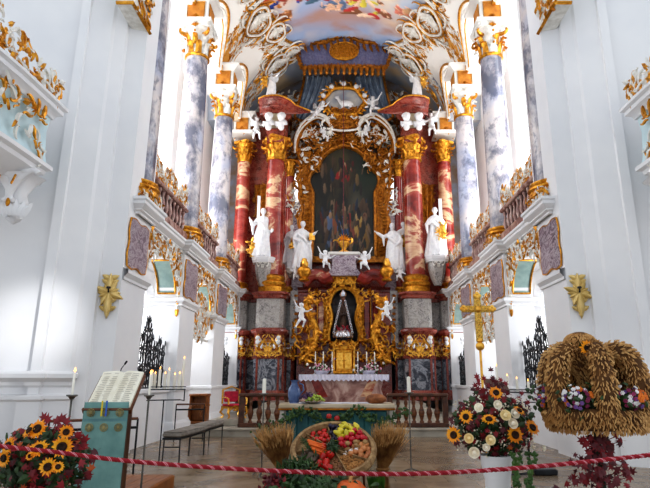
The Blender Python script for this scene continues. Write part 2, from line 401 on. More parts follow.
# groups of generic painted figures on clouds
gr=random.Random(5); L=[]
groups=((-2.5,20.2,1.0,[(40,64,140),(170,60,40),(196,120,50),(150,80,60)]),(-1.0,20.6,.9,[(150,34,40),(70,100,120),(160,40,40),(120,70,50)]),(-.5,21.6,.5,[(214,170,140),(90,110,140)]),(1.1,21.7,1.0,[(180,50,50),(206,190,70),(226,196,170),(130,80,50)]),
    (2.7,19.4,.8,[(176,50,44),(220,180,150)]),(-2.9,18.2,.8,[(180,110,50),(60,80,150),(150,60,40)]),(1.6,19.3,.5,[(190,150,70),(214,180,120)]),(-.2,18.4,.8,[(170,90,60),(190,160,80)]),(2.9,21.3,.5,[(206,120,100),(190,150,110)]),(-3.0,21.6,.5,[(150,90,50),(190,130,80)]))
for cx,cy,sp,pal in groups:
    for k in range(26):
        q=gr.uniform(-1,1); X_=cx+q*sp*1.0; Y_=cy+gr.uniform(-.55,.55)*sp; an=gr.uniform(-70,70)
        L.append((X_,Y_,gr.uniform(.2,.5)*sp,gr.uniform(.08,.17),an,pal[k%len(pal)]))
        if k%3==0: L.append((X_+.12,Y_+.1,.07,.07,0,(226,186,156))); L.append((X_-.1,Y_-.22,.2,.045,an+50,(222,180,150)))
col=blobs(col,x,y,L)
# region outside the fresco: cream stucco, orange fields near the entablature blocks
fr_in=(ax<edgeX(y))&(y<24.7)
cream=mixc(lin(226,220,204)*np.ones((len(x),1)),lin(206,192,158),np.clip((fbm(x,y,21,1.1)-.45)*5,0,1))
pier=np.min(np.stack([np.abs(y-c) for c in (12.2,16.5,20.8,25.2)]),0)
org=(ax>3.9)&(ax<5.3)&(pier<.42)
cream[org]=lin(206,146,60); cream[(ax>3.75)&(ax<3.95)&(pier<.5)]=lin(240,236,226)
top=(ax>=5.0)|(z<14.9); 
lunq=np.min(np.stack([np.abs(y-c) for c in LUN]),0); cream[(lunq<1.45)&(ax>3.95)]=lin(240,238,232); cream[(ax>5.3)]=lin(238,238,238)
apse=(y>=24.3); cream[apse]=mixc(lin(150,158,170)*np.ones((apse.sum(),1)),lin(190,170,140),np.clip((fbm(x[apse],y[apse],31,1.1)-.4)*4,0,1))
col=np.where(fr_in[:,None],col,cream); setcol(vault,col)
# fresco frame: gilt rim + white scrolled frame, as children
def vfr(x,y,d=0):
    n=vn(x,y); return V((x,y,vz(x,y)))+n*d
gm,wm=MB(),MB(); ys=[12.2+i*(24.6-12.2)/110 for i in range(111)]
ex=lambda y:float(edgeX(np.array([y]))[0])
for s in (-1,1):
    gm.tube([vfr(s*ex(q),q,.03) for q in ys],.07,6); wm.tube([vfr(s*(ex(q)+.2),q,.02) for q in ys],.11,6); gm.tube([vfr(s*(ex(q)+.38),q,.03) for q in ys],.05,6)
    for q in (13.6,15.7,17.8,19.9,22.0,23.4):
        for k in range(3): put_scroll([wm,gm][k%2],lambda u,v,d=0:vfr(s*(ex(q)+.35+u),q+v,d),.1*k,.2*k-.3,1.2-.3*k,PI/2+.4*s,.07,False,s,16,6)
gm.obj('gilt_fresco_rim',GOLD,vault,smooth=60); wm.obj('white_fresco_frame',STUCCO,vault,smooth=60)
# rocaille stucco over the coves
gm,wm=MB(),MB(); g=random.Random(12)
for s in (-1,1):
    for k in range(2900):
        q=g.uniform(14.5,25.8); xx=g.uniform(3.3,5.2); 
        if xx<ex(min(q,23.8))+.45 and q<23.9: 
            xx=ex(min(q,23.8))+.45+g.uniform(0,1.0)
        if xx>5.25: continue
        lun=min(abs(q-c) for c in LUN)
        if lun<1.42 and xx>4.0+.5*(lun/1.42)**2: continue
        if min(abs(q-c) for c in (12.2,16.5,20.8,25.2))<.38 and xx>3.95 and g.random()<.7: continue
        fr=lambda u,v,d=0:vfr(s*(xx+u),q+v,d); mb=gm if g.random()<.6 else wm; r=g.random(); sz=g.uniform(.14,.34)
        if r<.72: put_scroll(mb,fr,0,0,sz*1.7,g.uniform(0,6.3),.06 if mb is gm else .08,g.random()<.4,g.choice((-1,1)),12,4)
        elif r<.84: put_leaf(mb,fr,0,0,sz*.6,g.uniform(0,6.3),.26,0,.3*g.choice((-1,1)),4)
        else: put_shell(mb,fr,0,0,sz*.6,g.uniform(0,6.3),0,5)
    for X_,Y_,rx,ry in ((3.95,16.5,.5,.75),(3.9,20.8,.5,.8),(3.3,22.2,.42,.6),(3.55,24.6,.55,.7),(3.75,18.7,.35,.6),(2.75,24.3,.4,.5)):
        for k_,(mb,q_,th) in enumerate(((wm,1.0,.065),(gm,1.15,.035),(gm,.85,.03))):
            mb.tube([vfr(s*(X_+rx*q_*cos(a)*(1+.12*cos(3*a))),Y_+ry*q_*sin(a),.14) for a in [2*PI*i/40 for i in range(40)]],th,6,closed=True)
        f_=lambda u,v,d=0:vfr(s*(X_+u),Y_+v,d+.1)
        for k_ in range(9): a=k_*.5-2.2; put_leaf(wm,f_,0,-ry*.5,rx*1.25,PI/2+a*.5,.13)
        for k_ in range(5): put_scroll(gm,f_,rx*1.2*cos(k_*1.26),ry*1.2*sin(k_*1.26),.9,k_*1.3,.045,k_%2==0,1,18,6); put_scroll(wm,f_,rx*1.3*cos(k_*1.26+.6),ry*1.3*sin(k_*1.26+.6),1.1,k_*1.3+2,.045,False,-1,18,6)
    for c in LUN:   # gilt rims around the lunettes
        for rr,mb,th in ((1.62,gm,.06),(1.42,wm,.08),(1.25,gm,.03)):
            pts=[]
            for i in range(25):
                a=PI*i/24; yy=c+rr*cos(a)*.99; zz=14.4+1.9*sin(a)*(rr/1.62)
                xb=5.3*sqrt(max(0,1-((zz-14.4)/4.35)**2)); pts.append((s*(xb-.03),yy,zz-.02))
            mb.tube(pts,th,6)
gm.obj('gilt_stucco_ornament',GOLD,vault,smooth=60); wm.obj('white_stucco_ornament',STUCCO,vault,smooth=60)
# outer walls with windows --------------------------------------------------
BAYY=[14.35,18.72,23.0]
def wall_with_holes(m,x,y0,y1,z0,z1,holes,th=.5,s=1):
    """wall at X=x (thickness outward), holes=(yc,halfw,zlo,zhi) arched tops"""
    hs=sorted(holes); xo=x+s*th
    def quad(a,b,c,d): 
        for xx in (x,xo): m.add([(xx,)+a,(xx,)+b,(xx,)+c,(xx,)+d],[(0,1,2,3)])
    y=y0
    for yc,hw,lo,hi in hs:
        quad((y,z0),(yc-hw,z0),(yc-hw,z1),(y,z1)); y=yc+hw
        if lo>z0: quad((yc-hw,z0),(yc+hw,z0),(yc+hw,lo),(yc-hw,lo)); m.add([(x,yc-hw,lo),(x,yc+hw,lo),(xo,yc+hw,lo),(xo,yc-hw,lo)],[(0,1,2,3)])
        n=14; za=lambda q:(hi-hw)+hw*sqrt(max(0,1-(q/hw)**2))
        m.add([(x,yc-hw,lo),(xo,yc-hw,lo),(xo,yc-hw,hi-hw),(x,yc-hw,hi-hw)],[(0,1,2,3)]); m.add([(x,yc+hw,lo),(xo,yc+hw,lo),(xo,yc+hw,hi-hw),(x,yc+hw,hi-hw)],[(0,1,2,3)])
        for i in range(n):
            a=-hw+2*hw*i/n; b=-hw+2*hw*(i+1)/n
            quad((yc+a,za(a)),(yc+b,za(b)),(yc+b,z1),(yc+a,z1)); m.add([(x,yc+a,za(a)),(x,yc+b,za(b)),(xo,yc+b,za(b)),(xo,yc+a,za(a))],[(0,1,2,3)])
    quad((y,z0),(y1,z0),(y1,z1),(y,z1))
wn=0
def window(s,x,yc,hw,lo,hi):
    global wn; wn+=1
    n=14; P=[(-hw,lo),(hw,lo)]+[(hw*cos(PI*i/n),hi-hw+hw*sin(PI*i/n)) for i in range(n+1)]
    m=MB(); m.add([(x+s*.3,yc+a,b) for a,b in P],[tuple(range(len(P)))]); w=m.obj(f'window_{wn}',WGLASS,smooth=0); struct(w)
    m=MB(); xx=x+s*.27
    for q in np.linspace(-hw,hw,5)[1:-1]: m.box(xx-.02,xx+.02,yc+q-.02,yc+q+.02,lo,hi-.2)
    z=lo+.5
    while z<hi-.3: m.box(xx-.02,xx+.02,yc-hw,yc+hw,z-.015,z+.015); z+=.55
    l=w.location; m.obj('window_frame',PLASTER,w,loc=None,smooth=0) if False else None
    o=m.obj('window_frame',PLASTER,None,loc=tuple(l),smooth=0); o.parent=w; o.location=(0,0,0)
for s in (-1,1):
    m=MB(); x=s*6.95
    wall_with_holes(m,x,11.2,27.6,-.1,6,[(c,.8,2.0,5.0) for c in BAYY],.5,s)
    wall_with_holes(m,x,11.2,27.6,6,16.6,[(c,1.2,6.9,16.0) for c in BAYY],.5,s)
    struct(m.obj(f'wall_{SIDE[s]}_outer',PLASTER,loc=(x,19,0),smooth=0))
    for c in BAYY: window(s,x,c,.8,2.0,5.0); window(s,x,c,1.2,6.9,16.0)
# apse wall with two windows beside the altarpiece
m=MB(); mm=MB()
wall_with_holes(mm,27.3,-7.7,7.7,-.1,19.5,[(-2.62,.55,9.6,13.0),(2.62,.55,9.6,13.0)],.4,1)
mm.v=[(b,a,c) for a,b,c in mm.v]
APSE=M('apse_wall_paint',C(128,134,146),C(120,98,78),1.5,.8)
struct(mm.obj('wall_back',APSE,loc=(0,27.3,0),smooth=0))
for q in (-2.62,2.62):
    wn+=1; n=12; hw=.55; P=[(-hw,9.6),(hw,9.6)]+[(hw*cos(PI*i/n),13-hw+hw*sin(PI*i/n)) for i in range(n+1)]
    w=MB().add([(q+a,27.55,b) for a,b in P],[tuple(range(len(P)))]).obj(f'window_{wn}',WGLASS,smooth=0); struct(w)
# arcade ------------------------------------------------------------------
PIERS=[(11.45,12.85),(15.8,17.35),(20.1,21.9)]; BAYS=[(12.85,15.8),(17.35,20.1),(21.9,24.7)]
FX=4.85
def arch_z(y,a,b,sp=4.0,cr=5.1):
    c=(a+b)/2; h=(b-a)/2; q=min(1,abs((y-c)/h)); return sp+(cr-sp)*sqrt(1-q*q)
for s in (-1,1):
    m=MB()
    for i,(a,b) in enumerate(PIERS):
        if i==0: continue
        m.box(*sorted((s*FX,s*5.65)),a,b,-.05,5.45)
    m.box(*sorted((s*FX,s*5.65)),24.7,26.5,-.05,5.45)
    for a,b in BAYS:
        n=24; xi,xo=s*5.0,s*5.6
        for i in range(n):
            y0=a+(b-a)*i/n; y1=a+(b-a)*(i+1)/n; z0,z1=arch_z(y0,a,b),arch_z(y1,a,b)
            for xx in (xi,xo): m.add([(xx,y0,z0),(xx,y1,z1),(xx,y1,5.45),(xx,y0,5.45)],[(0,1,2,3)])
            m.add([(xi,y0,z0),(xi,y1,z1),(xo,y1,z1),(xo,y0,z0)],[(0,1,2,3)])
    m.box(*sorted((s*5.0,s*6.95)),11.5,27,5.42,5.74)   # gallery floor
    arc=struct(m.obj(f'wall_{SIDE[s]}_arcade',PLASTER,loc=(s*5,18,0),smooth=30))
    def child(mb,nm,mat,smooth=40):
        o=mb.obj(nm,mat,None,loc=(s*5,18,0),smooth=smooth); o.location=(0,0,0); o.parent=arc; return o
    # low parapet walls in bay 1 and 3
    m=MB()
    for a,b in (BAYS[0],BAYS[2]): m.box(*sorted((s*5.05,s*5.4)),a,b,-.05,1.28); m.bev(*sorted((s*4.98,s*5.47)),a,b,1.26,1.38,.02)
    child(m,'parapet',PLASTER,30)
    # cornice with breaks round the columns
    path=[]
    for i,(a,b) in enumerate(PIERS+[(24.7,26.5)]):
        if i==0: a=11.86
        path+= [(s*5.0,a-.01),(s*4.78,a-.01),(s*4.78,b+.01),(s*5.0,b+.01)]
    path=path[1:] if False else path
    prof=[(0,5.34),(.03,5.36),(.03,5.4),(.09,5.43),(.09,5.46),(.17,5.52),(.2,5.55),(.2,5.62),(.24,5.65),(.24,5.71),(.02,5.74),(-.6,5.74)]
    m=MB(); m.sweep(path,prof,side=-1 if s>0 else 1)
    # check side later
    child(m,'cornice',PLASTER,35)
    # impost mouldings round each pier
    m=MB()
    ip=[(-.02,3.72),(.04,3.74),(.04,3.8),(.12,3.88),(.12,3.96),(.0,4.0)]
    for a,b in PIERS[1:]+[(24.7,26.5)]:
        P=[(s*FX,a),(s*FX,b),(s*5.65,b),(s*5.65,a)]
        m.sweep(P,ip,side=1 if s<0 else -1,closed=True)
        m.sweep(P,[(-.01,1.3),(.05,1.3),(.05,1.38),(-.01,1.42)],side=1 if s<0 else -1,closed=True)
        m.sweep(P,[(-.01,0),(.08,0),(.08,.35),(.02,.45),(-.01,.45)],side=1 if s<0 else -1,closed=True)
    m.sweep([(s*4.85,12.95),(s*4.85,11.47)],ip,side=-1 if s<0 else 1)
    child(m,'impost_moulding',PLASTER,35)
    # lilac marble panels with gilt rims on the piers
    for a,b in PIERS:
        a2,b2=a+.1,b-.12; m=MB(); g2=MB(); N=[]
        if a<12: b2=b-.15
        for i in range(40):
            t=2*PI*i/40; u=cos(t);w=sin(t); q=max(abs(u),abs(w)); u/=q;w/=q
            wob=1-.12*abs(sin(3*t))*(1 if abs(w)>.98 else .4)
            N.append(((a2+b2)/2+u*(b2-a2)/2*(1-.1*cos(2*PI*w)*.5),4.62+w*.6*wob))
        x=s*(FX-.02); m.rings([[(x,p,q) for p,q in N],[(x-s*.03,(a2+b2)/2+(p-(a2+b2)/2)*.96,4.62+(q-4.62)*.97) for p,q in N]],True)
        child(m,'marble_panel',LILAC,20); g2.tube([(x-s*.01,p,q) for p,q in N],.022,5,closed=True); child(g2,'gilt_panel_rim',GOLD)
    # teal panels on the arch soffit
    for k,(a,b) in enumerate(BAYS):
        m=MB(); g2=MB()
        def sof(u,v,d=0):
            y=b-.02-.62*(1-u)**2*1.0 if False else b-(b-a)/2*(1-cos(u*PI*.36)); z=arch_z(y,a,b)-d; return V((s*(5.06+.48*v),y-.02-d*.5,z))
        def fl(u,v): 
            # slightly curved panel springing from the pier front
            z=4.1+1.0*u; y=arcY(z,a,b)-.03; return (s*(5.03+.52*v),y,z)
        def arcY(z,a,b):
            q=sqrt(max(0,1-((min(z,5.09)-4.0)/1.1)**2)) if z>4 else 1; return (a+b)/2+(b-a)/2*q
        m.grid(fl,4,14) if False else m.grid(lambda u,v:fl(v*.85,u),3,14); child(m,'soffit_panel',TEAL,60)
        rim=[fl(.85*t/12,0) for t in range(13)]+[fl(.85,1)]+[fl(.85*t/12,1) for t in range(12,-1,-1)]
        g2.tube([(p[0],p[1]-.02,p[2]) for p in rim],.03,6,closed=True); child(g2,'gilt_soffit_rim',GOLD)
    # choir pier toward the nave
    pl=[(4.85,12.85),(4.85,11.45),(5.25,11.33),(5.25,11.22),(5.46,11.06),(5.5,10.98),(5.9,10.74),(5.9,10.66),(6.07,10.6),(6.07,10.84),(9.5,9.3),(9.5,10.8),(5.7,12.85)]
    m=MB(); m.prism([(s*a,b) for a,b in pl],-.1,24); pn=struct(m.obj(f'wall_{SIDE[s]}_pier',PLASTER,loc=(s*5.5,11,0),smooth=0))
    m=MB(); m.sweep([(s*a,b) for a,b in pl[4:11]],[(-.01,1.45),(.05,1.5),(.05,1.56),(.16,1.64),(.16,1.72),(-.01,1.78)],side=-1 if s<0 else 1)
    m.sweep([(s*a,b) for a,b in pl[4:11]],[(-.01,0),(.1,0),(.1,1.2),(.14,1.24),(.14,1.3),(-.01,1.34)],side=-1 if s<0 else 1)
    o=m.obj('plinth_moulding',PLASTER,None,loc=(s*5.5,11,0),smooth=30); o.parent=pn; o.location=(0,0,0)
    # gilded capital on the pier, seen at the very top
    cp=thing('gilded_pier_capital',f'gilded scrollwork capital at the top of the {SIDE[s]} choir pier','capital',(s*5.0,11.0,9.93))
    m=MB(); m.tube([(s*.1,.56,.03),(-s*.17,.56,.03),(-s*.17,-.56,.03),(s*.2,-.56,.03)],.05,4); m.obj('gilt_edge',GOLD,cp,smooth=0)
    gm,wm=MB(),MB(); wm.box(*sorted((-s*.14,s*.2)),-.53,.53,0,1.75)
    rocaille((gm,wm),plane((-s*.14,0,.05),(0,1,0),(0,0,1),(-s,0,0)),.95,1.5,70,.2,4+s,mix=(.8,.2))
    gm.obj('gilt_scrolls',GOLD,cp); wm.obj('core',STUCCO,cp)
    # gold consecration cross on the pier face
    cc=at(107 if s<0 else 578,293,11.36); ce=1.3; e=thing('consecration_cross',f'gilded leaf-shaped consecration cross with candle arm on the {SIDE[s]} choir pier','cross',(s*5.05,11.37,cc.z),rz=-s*.28)
    m=MB(); fr=plane((0,-.02,0),(1,0,0),(0,0,1),(0,-1,0)) 
    for k,(L_,w_) in enumerate(((.34,.15),(.17,.24),(.44,.13),(.17,.24))): put_leaf(m,fr,0,0,L_,PI/2-k*PI/2,w_,0,0,6)
    for k in range(4):
        for q in (.12,.2): put_leaf(m,fr,0,0,q+.04,PI/4+k*PI/2+(.35 if q>.15 else -.3),.2,.01,0,4)
    for q in (-.3,-.16,.16,.24): put_leaf(m,fr,0,q,.14,.5,.3,.0,0,4); put_leaf(m,fr,0,q,.14,PI-.5,.3,.0,0,4)
    m.obj('gilt_leaves',PGOLD,e,solid=.012); e.scale=(1.35,1.1,1.25)
    m=MB(); m.tube([(0,-.02,.02),(0,-.14,0),(0,-.17,.05)],.012,6); m.lathe([(.01,0),(.035,.01),(.03,.04)],(0,-.17,.05),10); m.obj('candle_arm',IRON,e)
# spandrel + arch rocaille per bay (separate carved things)
for s in (-1,1):
    for k,(a,b) in enumerate(BAYS):
        gm,wm=MB(),MB(); c=(a+b)/2; fr=plane((s*4.98,c,0),(0,1,0),(0,0,1),(-s,0,0)); h=(b-a)/2
        ins=lambda u,v:v>arch_z(c+u,a,b)-.14 and v<5.35 and (abs(u)<h+.02 or v<4.9)
        rocaille((gm,wm),fr,b-a+.5,5.4,620,.19,20+k,inside=ins,mir=False,mix=(.45,.55))
        for rr,mb,t in ((.0,wm,.05),(.1,gm,.035)):
            mb.tube([(s*4.96,c+(h+rr)*cos(PI*i/24),4.0+(1.1+rr)*sin(PI*i/24)) for i in range(25)],t,6)
        for e_ in (-1,1):   # pendant side scrolls
            for j in range(9): put_scroll([gm,wm][j%2],fr,e_*(h+.05),3.6+j*.14,.5,PI/2+.3*e_,.12,False,e_,12,5)
        ordn=['nearest','middle','farthest'][k]
        e=thing('arch_rocaille',f'white and gold rocaille carving over the {ordn} arch of the {SIDE[s]} arcade','ornament',(s*4.98,c,4),group=None)
        for mb,nm,mt in ((gm,'gilt_carving',GOLD),(wm,'white_carving',STUCCO)):
            o=mb.obj(nm,mt,None,loc=(s*4.98,c,4)); o.parent=e; o.location=(0,0,0)
    # hanging cartouche in the open doorway bay
    a,b=BAYS[1]; gm,wm=MB(),MB(); fr=plane((s*5.1,(a+b)/2,3.0),(0,1,0),(0,0,1),(-s,0,0))
    ins=lambda u,v:(u/1.3)**2+((v-.75)/.78)**2<1 
    rocaille((wm,gm),fr,2.7,1.6,420,.19,44,inside=ins,mir=True,mix=(.74,.26))
    e=thing('doorway_cartouche',f'openwork white and gold cartouche hung in the middle arch of the {SIDE[s]} arcade','ornament',(0,0,0))
    wm.tube([(s*5.1,a,3.0),(s*5.1,b,3.0)],.05,6)
    e.location=(s*5.1,(a+b)/2,3.0)
    for mb,nm,mt in ((gm,'gilt_carving',GOLD),(wm,'white_carving',STUCCO)):
        o=mb.obj(nm,mt,None,loc=tuple(e.location)); o.parent=e; o.location=(0,0,0)
# black iron grilles ------------------------------------------------------
def grille(s,k):
    a,b=BAYS[k]; w=b-a-.1; m=MB(); fr=plane((0,0,0),(0,1,0),(0,0,1),(-s,0,0)); H=1.55
    top=lambda u:H*(.72+.12*abs(sin(u*5)))+(.75*max(0,1-abs(u)/.4))
    n=17
    for i in range(n):
        u=-w/2+w*i/(n-1); m.tube([fr(u,0),fr(u,top(u)*.95)],.017,5); put_leaf(m,fr,u,top(u)*.93,.16,PI/2,.3,0,0,3)
    for z in (.02,.5,1.0): m.tube([fr(-w/2,z),fr(w/2,z)],.02,5)
    g=random.Random(3)
    for u_ in range(9):
        for v_ in range(9):
            u=w/2*(u_+.5)/9; v=.1+v_*.23
            if v>top(u): continue
            for e in (1,-1):
                f2=lambda uu,vv,d=0,e=e:fr(uu*e,vv,d); put_scroll(m,f2,u,v,.42,PI/2*((u_+v_)%2)+.4,.045,(u_+v_)%2==0,1 if v_%2 else -1,14,4); put_leaf(m,f2,u,v,.13,u_+v_,.3,0,.2,3)
    o=m.obj('iron_grille',IRON,loc=(0,0,0),smooth=60); o.location=(s*5.22,(a+b)/2,1.38)
    tag(o,f'black wrought iron scrollwork grille on the parapet of the {"nearest" if k==0 else "farthest"} {SIDE[s]} arch','grille')
for s in (-1,1): grille(s,0); grille(s,2)
# columns -----------------------------------------------------------------
def capital(r,h,mat1=STUCCO,mat2=GOLD,par=None,z=0,full=False):
    w,g=MB(),MB()
    w.lathe([(r,0),(r*1.0,.02*h),(r*.98,h*.5),(r*1.15,h*.75),(r*1.45,h*.9)],(0,0,z),24)
    P=[]
    for i in range(4):
        a=PI/4+i*PI/2; P+= [(r*1.75*cos(a-.12),r*1.75*sin(a-.12)),(r*1.75*cos(a+.12),r*1.75*sin(a+.12)),(r*1.3*cos(a+PI/4),r*1.3*sin(a+PI/4))]
    w.prism(P,z+h*.88,z+h)
    g.lathe([(r*1.02,0),(r*1.13,.03*h),(r*1.13,.07*h),(r*1.02,.1*h)],(0,0,z),24)
    for row,(zz,n,L_) in enumerate(((.08,9,.42),(.32,9,.4))):
        for i in range(n):
            a=2*PI*(i+.5*row)/n; t=V((-sin(a),cos(a),0)); o=V((cos(a),sin(a),0)); mb=g if (i+row)%3 or full else w
            rows=[]
            for q in range(6):
                tt=q/5; out=r*(1.02+.5*tt**3); wd=r*.3*(1-.3*tt); zq=z+h*(zz+L_*(tt if tt<.85 else .85-(tt-.85)*1.2))
                rows.append([o*(out-.02*r)-t*wd+V((0,0,zq)),o*(out+.1*r)+V((0,0,zq+.02)),o*(out-.02*r)+t*wd+V((0,0,zq))])
            mb.rings(rows,False,closed=False)
    for i in range(4):
        a=PI/4+i*PI/2
        fr=plane(V((r*1.28*cos(a),r*1.28*sin(a),z+h*.74)),(cos(a),sin(a),0),(0,0,1)); put_scroll(g,fr,0,0,r*1.9,.5,.11,False,-1,18,6,k0=2,k1=22)
        a+=PI/4; put_shell(g if full or i%2 else w,plane((r*1.4*cos(a),r*1.4*sin(a),z+h*.84),(-sin(a),cos(a),0),(0,0,1),(cos(a),sin(a),0)),0,0,r*.5,PI/2)
        for q in range(3): g.ell((r*(1.3+.05*q)*cos(a),r*1.3*sin(a),z+h*(.35+.18*q)),r*.12,8,6)
    w.obj('capital_bell',mat1,par); return g.obj('gilt_acanthus',mat2,par)
def column(name,r,h,mat,zb,cap_h,gold_base=True,mats=(STUCCO,GOLD),full=False,label='',loc=(0,0,0)):
    t=thing(name,label,'column',loc)
    m=MB(); m.lathe([(r*1.35,0),(r*1.35,zb*.28),(r*1.25,zb*.32),(r*1.42,zb*.45),(r*1.42,zb*.55),(r*1.18,zb*.66),(r*1.3,zb*.8),(r*1.3,zb*.88),(r*1.05,zb)],(0,0,0),32); m.obj('column_base',mats[1] if gold_base else mats[0],t)
    m=MB(); n=16; m.lathe([(r*(1-.13*(i/n)**1.6+.02*sin(PI*i/n)),zb+(h)*i/n) for i in range(n+1)],(0,0,0),40); m.obj('shaft',mat,t)
    capital(r*.9,cap_h,mats[0],mats[1],t,zb+h,full); return t
bc=column('marble_column',.42,6.13,BLUEM,.4,1.22,label='x')
m=MB(); m.bev(-.5,.5,-.5,.5,-.2,.0,.03); m.obj('pedestal',STUCCO,bc,smooth=20)
gm,wm=MB(),MB()
for k in range(4):
    a=k*PI/2; rocaille((gm,wm),plane((.5*cos(a),.5*sin(a),-.2),(-sin(a),cos(a),0),(0,0,1),(cos(a),sin(a),0)),1.0,.34,46,.12,70+k,mix=(.65,.35))
for i in range(26):
    a=i*2*PI/26; gm.tube([(.55*cos(a),.55*sin(a),.02),(.5*cos(a+.24),.5*sin(a+.24),.36)],.02,4); gm.tube([(.55*cos(a),.55*sin(a),.02),(.5*cos(a-.24),.5*sin(a-.24),.36)],.02,4)
gm.obj('gilt_lattice',GOLD,bc); wm.obj('white_scrolls',STUCCO,bc)
ordc=['nearest','second','third']
first=True
for s in (-1,1):
    for i,Y in enumerate((12.42,16.55,20.9)):
        lb=f'blue-grey marble column on the {SIDE[s]} gallery, {ordc[i]} from the nave, gilded base and capital'
        o=bc if first else dup(bc,(0,0,0)); first=False
        o.location=(s*5.16,Y,5.93); o['label']=lb; o['group']='gallery marble columns'; o.rotation_euler[2]=i*PI/2+(0 if s<0 else PI)
        # lattice ring carved round the base
# entablature blocks above the columns
def block(hue=ORANGE):
    t=thing('entablature_block','x','entablature'); m=MB()
    m.box(-.52,.52,-.5,.5,.0,.16); 
    P=[(-.42,-.42),(.42,-.42),(.42,.42),(-.42,.42)]; m.prism(P,.16,.9)
    m.sweep(P,[(0,0),(.16,.03),(.16,.14),(.05,.16),(0,.2)],side=1,closed=True); m.sweep(P,[(0,.86),(.06,.9),(.2,1.0),(.28,1.03),(.28,1.12),(0,1.14)],side=1,closed=True); m.box(-.6,.6,-.6,.6,1.04,1.14)
    m.obj('stucco_body',PLASTER2,t,smooth=0)
    m=MB()
    for s in (-1,1): m.box(-.28,.28,s*.43-.01,s*.43+.01,.24,.84); m.box(s*.43-.01,s*.43+.01,-.28,.28,.24,.84)
    m.obj('ochre_field',ORANGE,t,smooth=0)
    gm,wm=MB(),MB()
    for s in (-1,1):
        for fr in (plane((0,s*.44,.24),(1,0,0),(0,0,1),(0,s,0)),plane((s*.44,0,.24),(0,1,0),(0,0,1),(s,0,0))):
            gm.tube([fr(-.3,-.02),fr(.3,-.02),fr(.3,.62),fr(-.3,.62)],.018,5,closed=True); put_shell(gm,fr,0,.0,.14,PI/2); put_scroll(gm,fr,0,-.14,.5,0,.1)
    gm.obj('gilt_frame',GOLD,t); return t
bk=block(); first=True
for s in (-1,1):
    for i,Y in enumerate((12.42,16.55,20.9,25.3)):
        o=bk if first else dup(bk,(0,0,0)); first=False; o.location=(s*5.2,Y,13.68 if i<3 else 13.75)
        o['label']=f'white entablature block with ochre panel above the {["nearest","second","third","red outer"][i]} column on the {SIDE[s]} side'; o['group']='entablature blocks'
# gallery balustrades -----------------------------------------------------
def balustrade(L_,seed):
    t=thing('gallery_balustrade','x','balustrade'); m=MB()
    n=int(L_/.3); prof=[(.05,0),(.06,.03),(.035,.08),(.075,.25),(.06,.38),(.03,.5),(.05,.56),(.06,.6),(.06,.66)]
    b0=None
    for i in range(n):
        y=-L_/2+L_*(i+.5)/n
        if b0 is None: b0=MB().lathe(prof,(0,0,0),10).obj('baluster',PINKM,t); b=b0
        else: b=b0.copy(); COL.objects.link(b)
        b.location=(0,y,.1)
    MB().bev(-.15,.13,-L_/2,L_/2,-.16,.1,.03).obj('bottom_rail',PINKM,t,smooth=0); MB().box(.1,.13,-L_/2,L_/2,.1,.8).obj('shade_backing',M('painted_gallery_shade',C(74,52,50),C(54,38,38),3,.7),t,smooth=0)  # dark sheet behind the balusters paints in the shade of the gallery
    m=MB(); m.bev(-.13,.13,-L_/2,L_/2,.76,.88,.03); m.obj('handrail',PINKM,t,smooth=0)
    gm,wm=MB(),MB(); fr=plane((0,0,.88),(0,1,0),(0,0,1),(-1,0,0))
    # diagonal lattice below, rocaille crest above
    q=-L_/2
    while q<L_/2-.15: wm.tube([fr(q,0),fr(q+.3,.32)],.018,4); wm.tube([fr(q+.3,0),fr(q,.32)],.018,4); gm.ell(fr(q+.15,.16,.01),.035,6,5); q+=.15
    ins=lambda u,v:v<.36+.28*abs(cos(u*2.2))
    rocaille((gm,wm),fr,L_,.66,int(L_*95),.16,seed,inside=ins,mir=True,mix=(.45,.55))
    gm.obj('gilt_lattice_crest',GOLD,t); wm.obj('white_lattice',STUCCO,t); return t
bays=[(12.95,16.0),(17.1,20.35),(21.45,24.8)]
bl=balustrade(3.1,5); first=True
for s in (-1,1):
    for k,(a,b) in enumerate(bays):
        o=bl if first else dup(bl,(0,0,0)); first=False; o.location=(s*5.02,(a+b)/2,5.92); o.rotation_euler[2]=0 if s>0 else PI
        o['label']=f'lilac marble balustrade with white and gold lattice crest, {["nearest","middle","farthest"][k]} on the {SIDE[s]} gallery'; o['group']='gallery balustrades'
